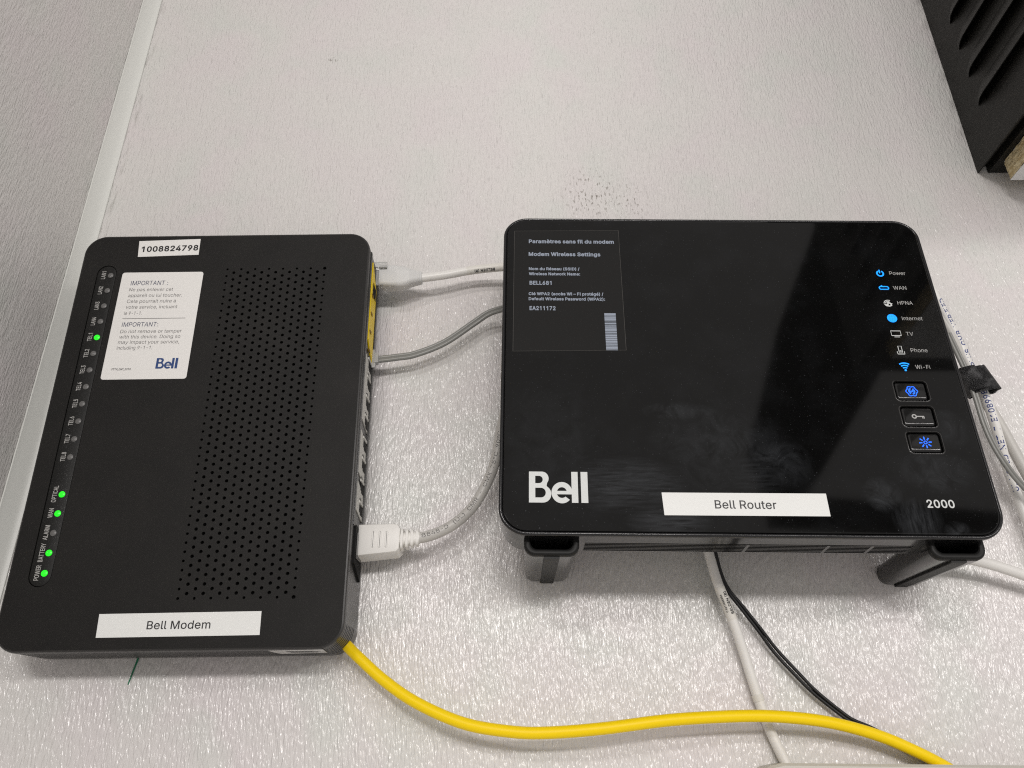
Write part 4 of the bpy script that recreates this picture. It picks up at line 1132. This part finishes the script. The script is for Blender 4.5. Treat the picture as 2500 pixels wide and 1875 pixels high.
root, p, j = cable('phone_cord', [(-88, -15, 228), (-84.8, -15, 227.9), (-70.9, -14, 230.1), (-59.3, -13.5, 232.6), (-41.7, -13, 240.9), (-24, -13, 254.6), (-14.9, -14, 261), (-5.8, -16, 263.3), (3.3, -20, 262.9), (25, -25, 258)],
                   0.001, M['flat_cable'], 'flat grey phone cord from the grey ports to the router', 'cord', shape=twin(0.00125, 0.00110))
MB().loft([yz(-.0885, -.0160, .2278, .0034, .0050, .0004), yz(-.0838, -.0160, .2279, .0034, .0050, .0004)]).build('plug', M['clear'], root, smooth=False)
MB().loft([yz(-.0838, -.0160, .2279, .0026, .0036, .0004), yz(-.0815, -.0158, .2282, .0020, .0030, .0004)]).build('plug_neck', M['clear'], root, smooth=False)
MB().loft([yz(-.0880, -.0200, .2215, .0008, .0016, .0003), yz(-.0826, -.0196, .2218, .0006, .0016, .0003)]).build('latch', M['clear'], root, smooth=False)

# modem power cable with the big moulded plug
root, p, j = cable('power_cable', [(-66, -22, 113.4), (-51.4, -22, 114.9), (-44.8, -21, 116.6), (-38.3, -20, 119.6), (-32.9, -20, 122.7), (-27, -19, 127.9), (-21.7, -18, 134.2), (-16.3, -18, 143.5), (-12.2, -18, 153), (-9.7, -19, 160.8), (-8, -20, 169.5), (-6.5, -22, 177.9), (-3, -25, 192), (4, -28, 210)],
                   0.0030, M['grey_cable'], 'grey cable with moulded plug in the modem, curving up behind the router', 'cable')
p.text('8848-D  (UL)  CMR  -  CMX  75°C  90°C', 0.0165, 0.0021, 0.0030, phi=0.1, stretch=1.45, bold=-0.006).build('lettering', M['grey_ink'], j, smooth=False)
# plug body: front face x,z outline, 14 mm deep
out = [(-.0846, .1043), (-.0625, .1066), (-.0609, .1084), (-.0606, .1192), (-.0622, .1216), (-.0648, .1222), (-.0838, .1217)]
y0 = -.0258
pl = MB().loft([[(x, y0 + .0135, z) for x, z in inset(out, -.0003)], [(x, y0 + .0012, z) for x, z in out], [(x, y0 + .0003, z) for x, z in inset(out, .0004)], [(x, y0, z) for x, z in inset(out, .0012)]]).build('plug', M['plug'], root, sharp=40)
for k in range(3):
    x = -.0752 + .0036 * k
    MB().loft([[(a, y0 - d, b) for a, b in rrect(x - .0009 + i_, x + .0009 - i_, .1088 + i_, .1180 - i_, .0008, 4)] for d, i_ in ((0, 0), (.00025, .0002))], False).build('grip_rib', M['plug'], pl, sharp=40)
for k in range(4):
    x = -.0605 + .0027 * k
    hh = .0055 - .0004 * k
    MB().loft([yz(x, -.0215, .1139 + .0003 * k, hh * .85, hh, .002), yz(x + .0013, -.0215, .1140 + .0003 * k, hh * .85, hh, .002)]).build('strain_relief_rib', M['plug'], root, sharp=50)
MB().loft([yz(-.0620, -.0218, .1137, .0034, .0037, .0025), yz(-.0505, -.0218, .1150, .0032, .0033, .0025)]).build('strain_relief', M['plug'], root)

# yellow cable
root, p, j = cable('fibre_cable', [(-100, -14, 72), (-92, -13, 65), (-86.7, -12, 59.8), (-80.5, -13, 54.3), (-66.2, -15, 42.7), (-48.8, -18, 31.8), (-25.1, -21, 22.1), (-2.2, -23, 18.1), (15.8, -24, 17.4), (42.9, -25, 19.1), (77.3, -24, 22.9), (112.1, -22, 24.6), (135.5, -20, 24.1), (159.1, -17, 21.4), (182.6, -13, 15.6), (200.8, -11, 8.2), (215.1, -9, 1.0), (230, -9, -9), (260, -9, -30)],
                   0.0029, M['yellow'], 'bright yellow cable sweeping along the bottom from under the modem', 'cable')

# cream cable below router
root, p, j = cable('network_cable', [(103, -24, 128), (105, -19, 116), (107.2, -16, 105.8), (110.4, -13, 92.9), (115, -10, 80.2), (118.6, -8, 69.2), (121.9, -6, 56.7), (124.8, -5, 43.4), (128.3, -4, 28.9), (131.1, -4, 18.6), (134.1, -4, 10.1), (137.1, -4, 2.4), (146, -5, -20)],
                   0.0027, M['white_cable'], 'white network cable dropping from under the router beside a black cord', 'cable', WG)
p.tube(0.0028, d0=0.040, d1=0.0595).build('sleeve', M['cream_cable'], root)
p.text('BELDEN (B)', 0.0560, 0.0017, 0.0029, rev=True, phi=0.25, bold=0.02).build('lettering', M['ink'], j, smooth=False)
p.text('C 6611096004', 0.0545, 0.0011, 0.0029, rev=True, phi=-0.65, bold=0.02, stretch=0.9).build('lettering', M['ink'], j, smooth=False)
p.tube(0.0030, d0=0.0975, d1=0.101).build('sleeve', M['cream_cable'], root)

# black twin power cord
root = empty('power_lead')
tag(root, 'thin black two-wire cord running from the router down behind the yellow cable', 'cord')
bp = [(106, -24, 128), (108.5, -19, 116), (110.5, -16, 105.8), (113, -13, 95.6), (116.9, -10, 88.1), (123.5, -8, 79.6), (131.5, -6.5, 68.6), (139.1, -5, 57.6), (148.7, -5, 45.8), (156.8, -5, 36.7), (167.3, -5, 27.5), (173.3, -5, 23.1), (182.5, -4, 19.3), (195.3, -3, 13.0), (209.9, -3, 5.4), (221.2, -3, 0.6), (245, -3, -12)]
for sgn in (1, -1):
    pts = []
    for k, (x, y, z) in enumerate(bp):
        sp = 0.75 + 0.35 * math.exp(-((k - 7.5) / 1.8) ** 2)
        if k <= 4:
            sp = 0.55
        pts.append((x + sgn * sp * 0.72, y, z + sgn * sp * 0.69))
    pw = Path(pts).tube(0.00092, n=12)
    pw.build('wire', M['black_cable'], root)

# bundle on the right of the router
root, p, j = cable('network_cable', [(250, -34, 292), (257, -32, 270), (262.3, -29, 255.2), (267.5, -26, 240.8), (270.9, -24, 230.6), (273.8, -22.5, 218.5), (276.2, -21.5, 210.1), (279.9, -20, 196.9), (281.9, -18, 182.6), (283.6, -15.5, 170.0), (285.3, -12.5, 160.5), (287.4, -10, 151.0), (289.6, -8, 138.9), (290.8, -8, 126.8), (294, -8, 105)],
                   0.0028, M['white_cable'], 'white cable printed in blue, passing through the black cloth strap', 'cable', WG)
p.text('PLUS  CMR  VERIFIED', 0.0800, 0.0033, 0.0028, rev=True, phi=0.32, bold=0.012).build('lettering', M['cable_blue'], j, smooth=False)
p.text('UL LISTED  NET  7  E108998', 0.1560, 0.0033, 0.0028, rev=True, phi=-0.42, bold=0.012).build('lettering', M['cable_blue'], j, smooth=False)
root, p, j = cable('network_cable', [(258, -28, 262), (264, -26, 246), (268.5, -24, 232), (273, -21, 219), (277, -17, 210), (281.7, -15, 198.8), (286, -14, 188.2), (289.5, -13, 177.7), (292.7, -12, 166.5), (296.7, -11, 152.7), (303, -10, 132)],
                   0.0031, M['grey_cable'], 'thicker pale grey cable fanning out furthest right below the cloth strap', 'cable', WG)
p.text('CYBERL  4PR 24AWG CMR', 0.0930, 0.0011, 0.0031, rev=False, phi=-1.0 + 2.0, bold=0.01).build('lettering', M['grey_ink'], j, smooth=False)
root, p, j = cable('phone_cord', [(262, -30, 236), (267, -27, 219), (269.6, -26, 207), (271.0, -25, 194), (272, -24, 180.1), (274.4, -23, 167.6), (278.6, -22, 156.3), (283.3, -20.5, 148.2), (289.1, -19, 140.9), (300, -17, 130)],
                   0.001, M['flat_cable'], 'flat grey cord crossing over the blue-printed white cable beside the router', 'cord', shape=twin(0.00105, 0.0009))
# lower right white cable
root, p, j = cable('network_cable', [(228, -26, 109), (239.8, -20, 104.3), (247.7, -18, 102.7), (259, -16, 100.4), (268.5, -15, 97.5), (277.2, -14, 94.6), (290, -13, 90), (310, -12, 82)],
                   0.0029, M['white_cable'], 'white cable leaving sideways from behind the router right foot', 'cable', WG)

# cloth strap
strap = empty('cable_strap', loc=(0, 0, 0))
tag(strap, 'black hook-and-loop cloth strap gathering the cables beside the router', 'strap')
ax = Vector((0.40, 0.05, -0.915)).normalized()
sd = Vector((0.97, -0.12, 0.16)).normalized()
fw = ax.cross(sd)
fw = fw if fw.y < 0 else -fw
c0 = Vector((0.2752, -0.0222, 0.2072))
rs = random.Random(11)


def strap_band(name, path2, width, thick, off):
    """cloth strip following path2 (side, front) points, width along the bundle axis"""
    mb, rg = MB(), []
    n = len(path2)
    for i, (a, b) in enumerate(path2):
        p0, p1 = path2[max(0, i - 1)], path2[min(n - 1, i + 1)]
        tv = Vector((p1[0] - p0[0], p1[1] - p0[1])).normalized()
        nv = Vector((tv.y, -tv.x))
        rgn = []
        for (w_k, t_k) in ((-.5, -.5), (-.5, .5), (-.25, .5), (0, .5), (.25, .5), (.5, .5), (.5, -.5), (0, -.5)):
            jj = rs.uniform(-.0004, .0004) if abs(w_k) == .5 else 0
            q_ = c0 + sd * (a + nv.x * t_k * thick) + fw * (b + nv.y * t_k * thick) + ax * (w_k * width + jj + off)
            rgn.append(q_)
        rg.append(rgn)
    return mb.loft(rg).build(name, M['fabric'], strap, sharp=50)


loop = rrect(-0.0076, 0.0080, -0.0062, 0.0066, 0.0042, 6)
strap_band('loop', loop + loop[:1], 0.0160, 0.0015, 0.0)
strap_band('tab', [(-0.0082, 0.0040), (-0.0070, 0.0070), (-0.0045, 0.0082), (-0.0020, 0.0086), (0.0002, 0.0088)], 0.0150, 0.0013, -0.0008)

# ------------------------------------------------------------------ black vented case on chipboard shelf (upper right)
case = empty('metal_case', loc=(0.333, 0, 0.3836))
tag(case, 'black metal case with louvred side, standing on the white shelf', 'case')
CX0, CX1, CY1, CZ0, CZ1 = 0.0, 0.24, -0.36, 0.0, 0.46
lv = [0.1214 - 0.0276 * 3 + 0.0276 * k for k in range(0, 15)]
HGT = 0.0130
pn = MB()


def quad(a, b, c, d):
    pn.add([a, b, c, d], [(0, 1, 2, 3)])


Y0, Y1 = -0.0315, -0.30
for z in [0]:
    quad((0, -.0005, 0.0), (0, Y0, 0.0), (0, Y0, CZ1), (0, -.0005, CZ1))
    quad((0, Y1, 0.0), (0, CY1, 0.0), (0, CY1, CZ1), (0, Y1, CZ1))
prev = 0.0
for z in lv:
    quad((0, Y0, prev), (0, Y1, prev), (0, Y1, z), (0, Y0, z))
    prev = z + HGT
quad((0, Y0, prev), (0, Y1, prev), (0, Y1, CZ1), (0, Y0, CZ1))
# folded lower flange, back, front, top
quad((0, -.0005, 0), (0, CY1, 0), (.0012, CY1, 0), (.0012, -.0005, 0))
quad((.0012, -.0005, 0), (.0012, CY1, 0), (.0012, CY1, .006), (.0012, -.0005, .006))
pn.build('side_panel', M['case'], case, smooth=False)
MB().box(0.0012, CX1, CY1, -.0005, 0.0060, CZ1).build('shell', M['case'], case, smooth=False).data.flip_normals()
base = MB().box(0.0075, CX1, CY1, -.0008, -0.0002, 0.0060).build('base_panel', M['case'], case, smooth=False)
hood = None
for z in lv:
    if hood is None:
        hb = MB()
        pr = [(0.0, HGT + .0035), (-.0014, HGT + .001), (-.0040, .0078), (-.0058, .0030), (-.0064, 0.0), (-.0056, 0.0), (-.0051, .0030), (-.0034, .0072), (.0002, .0120)]
        rg = []
        for y, k in ((Y0 + .009, 0.02), (Y0 + .0065, .22), (Y0 + .003, .52), (Y0 - .001, .82), (Y0 - .007, 1), (Y1 + .004, 1), (Y1 - .003, .35), (Y1 - .006, .02)):
            rg.append([(x * k - .0001, y, zz * (0.4 + 0.6 * k) + (1 - k) * .003) for x, zz in pr])
        hood = hb.loft(rg).build('louvre', M['case'], case, sharp=60)
        o = hood
    else:
        o = hood.copy()
        COL.objects.link(o)
    o.location = (0, 0, z)

shelf = empty('shelf', loc=(0.345, -0.013, 0.367))
tag(shelf, 'white laminate shelf end with raw chipboard core under the black case', 'shelf')
sc = MB()
rs = random.Random(5)
L_, D_, H_ = 0.33, -0.30, 0.0163
ny, nz = 120, 6
grid = [[(rs.uniform(-.0006, .0004), D_ * i / ny, .0004 + (H_ - .0008) * k / nz) for i in range(ny + 1)] for k in range(nz + 1)]
# raw end: slightly torn face
vv = [p for row in grid for p in row]
ff = [(k * (ny + 1) + i, k * (ny + 1) + i + 1, (k + 1) * (ny + 1) + i + 1, (k + 1) * (ny + 1) + i) for k in range(nz) for i in range(ny)]
sc.add(vv, ff)
sc.box(0.0006, L_, D_, 0, .0004, H_ - .0004)
sc.build('core', M['chipboard'], shelf, smooth=False)
for zz in (0.0, H_ - .0003):
    MB().box(0.0003, L_, D_, 0.0004, zz - .0002, zz + .0003).build('laminate', M['laminate'], shelf, smooth=False)

# ------------------------------------------------------------------ pale box at the bottom edge
bx = empty('junction_box', loc=(0.20, 0, -0.06))
tag(bx, 'pale beige plastic box whose top just shows at the bottom right', 'box')
prf = [(-0.0795, -0.10), (-0.0795, 0.0605), (-0.0755, 0.0624), (-0.0690, 0.0636), (0.10, 0.0612), (0.10, -0.10)]
prf = prf[::-1]
MB().loft([[(x, -.0005, z) for x, z in prf], [(x, -.019, z) for x, z in prf], [(x, -.0205, z) for x, z in inset(prf, .0012)]]).build('body', M['box'], bx, sharp=25)
MB().loft([[(x, y, z) for x, z in inset(prf, i_)] for y, i_ in ((-.0206, .003), (-.0216, .0036), (-.0216, .006))]).build('lid', M['box'], bx, sharp=25)

# ------------------------------------------------------------------ added dark board, out of view, shaped for the band mirrored in the router's gloss
bd = MB().loft([[(x, y, z) for x, z in ((0.643, 0.968), (0.662, 0.834), (0.78, 0.845), (0.983, 1.115), (1.274, 1.518), (1.75, 2.15), (1.15, 2.15), (0.982, 1.762), (0.80, 1.384))] for y in (-1.60, -1.66)]).build('reflection_board', M['room'], smooth=False)
tag(bd, 'added dark board out of view, shaped to mirror as a band in the router panel', 'board')
MB().loft([[(x, y, z) for x, z in ((0.66, 0.750), (1.06, 0.722), (1.45, 0.735), (1.45, 0.785), (1.239, 0.776), (0.817, 0.818), (0.66, 0.826))] for y in (-1.61, -1.65)]).build('reflection_strip', M['room'], bd, smooth=False)  # added strip shaped for the lower dark reflection
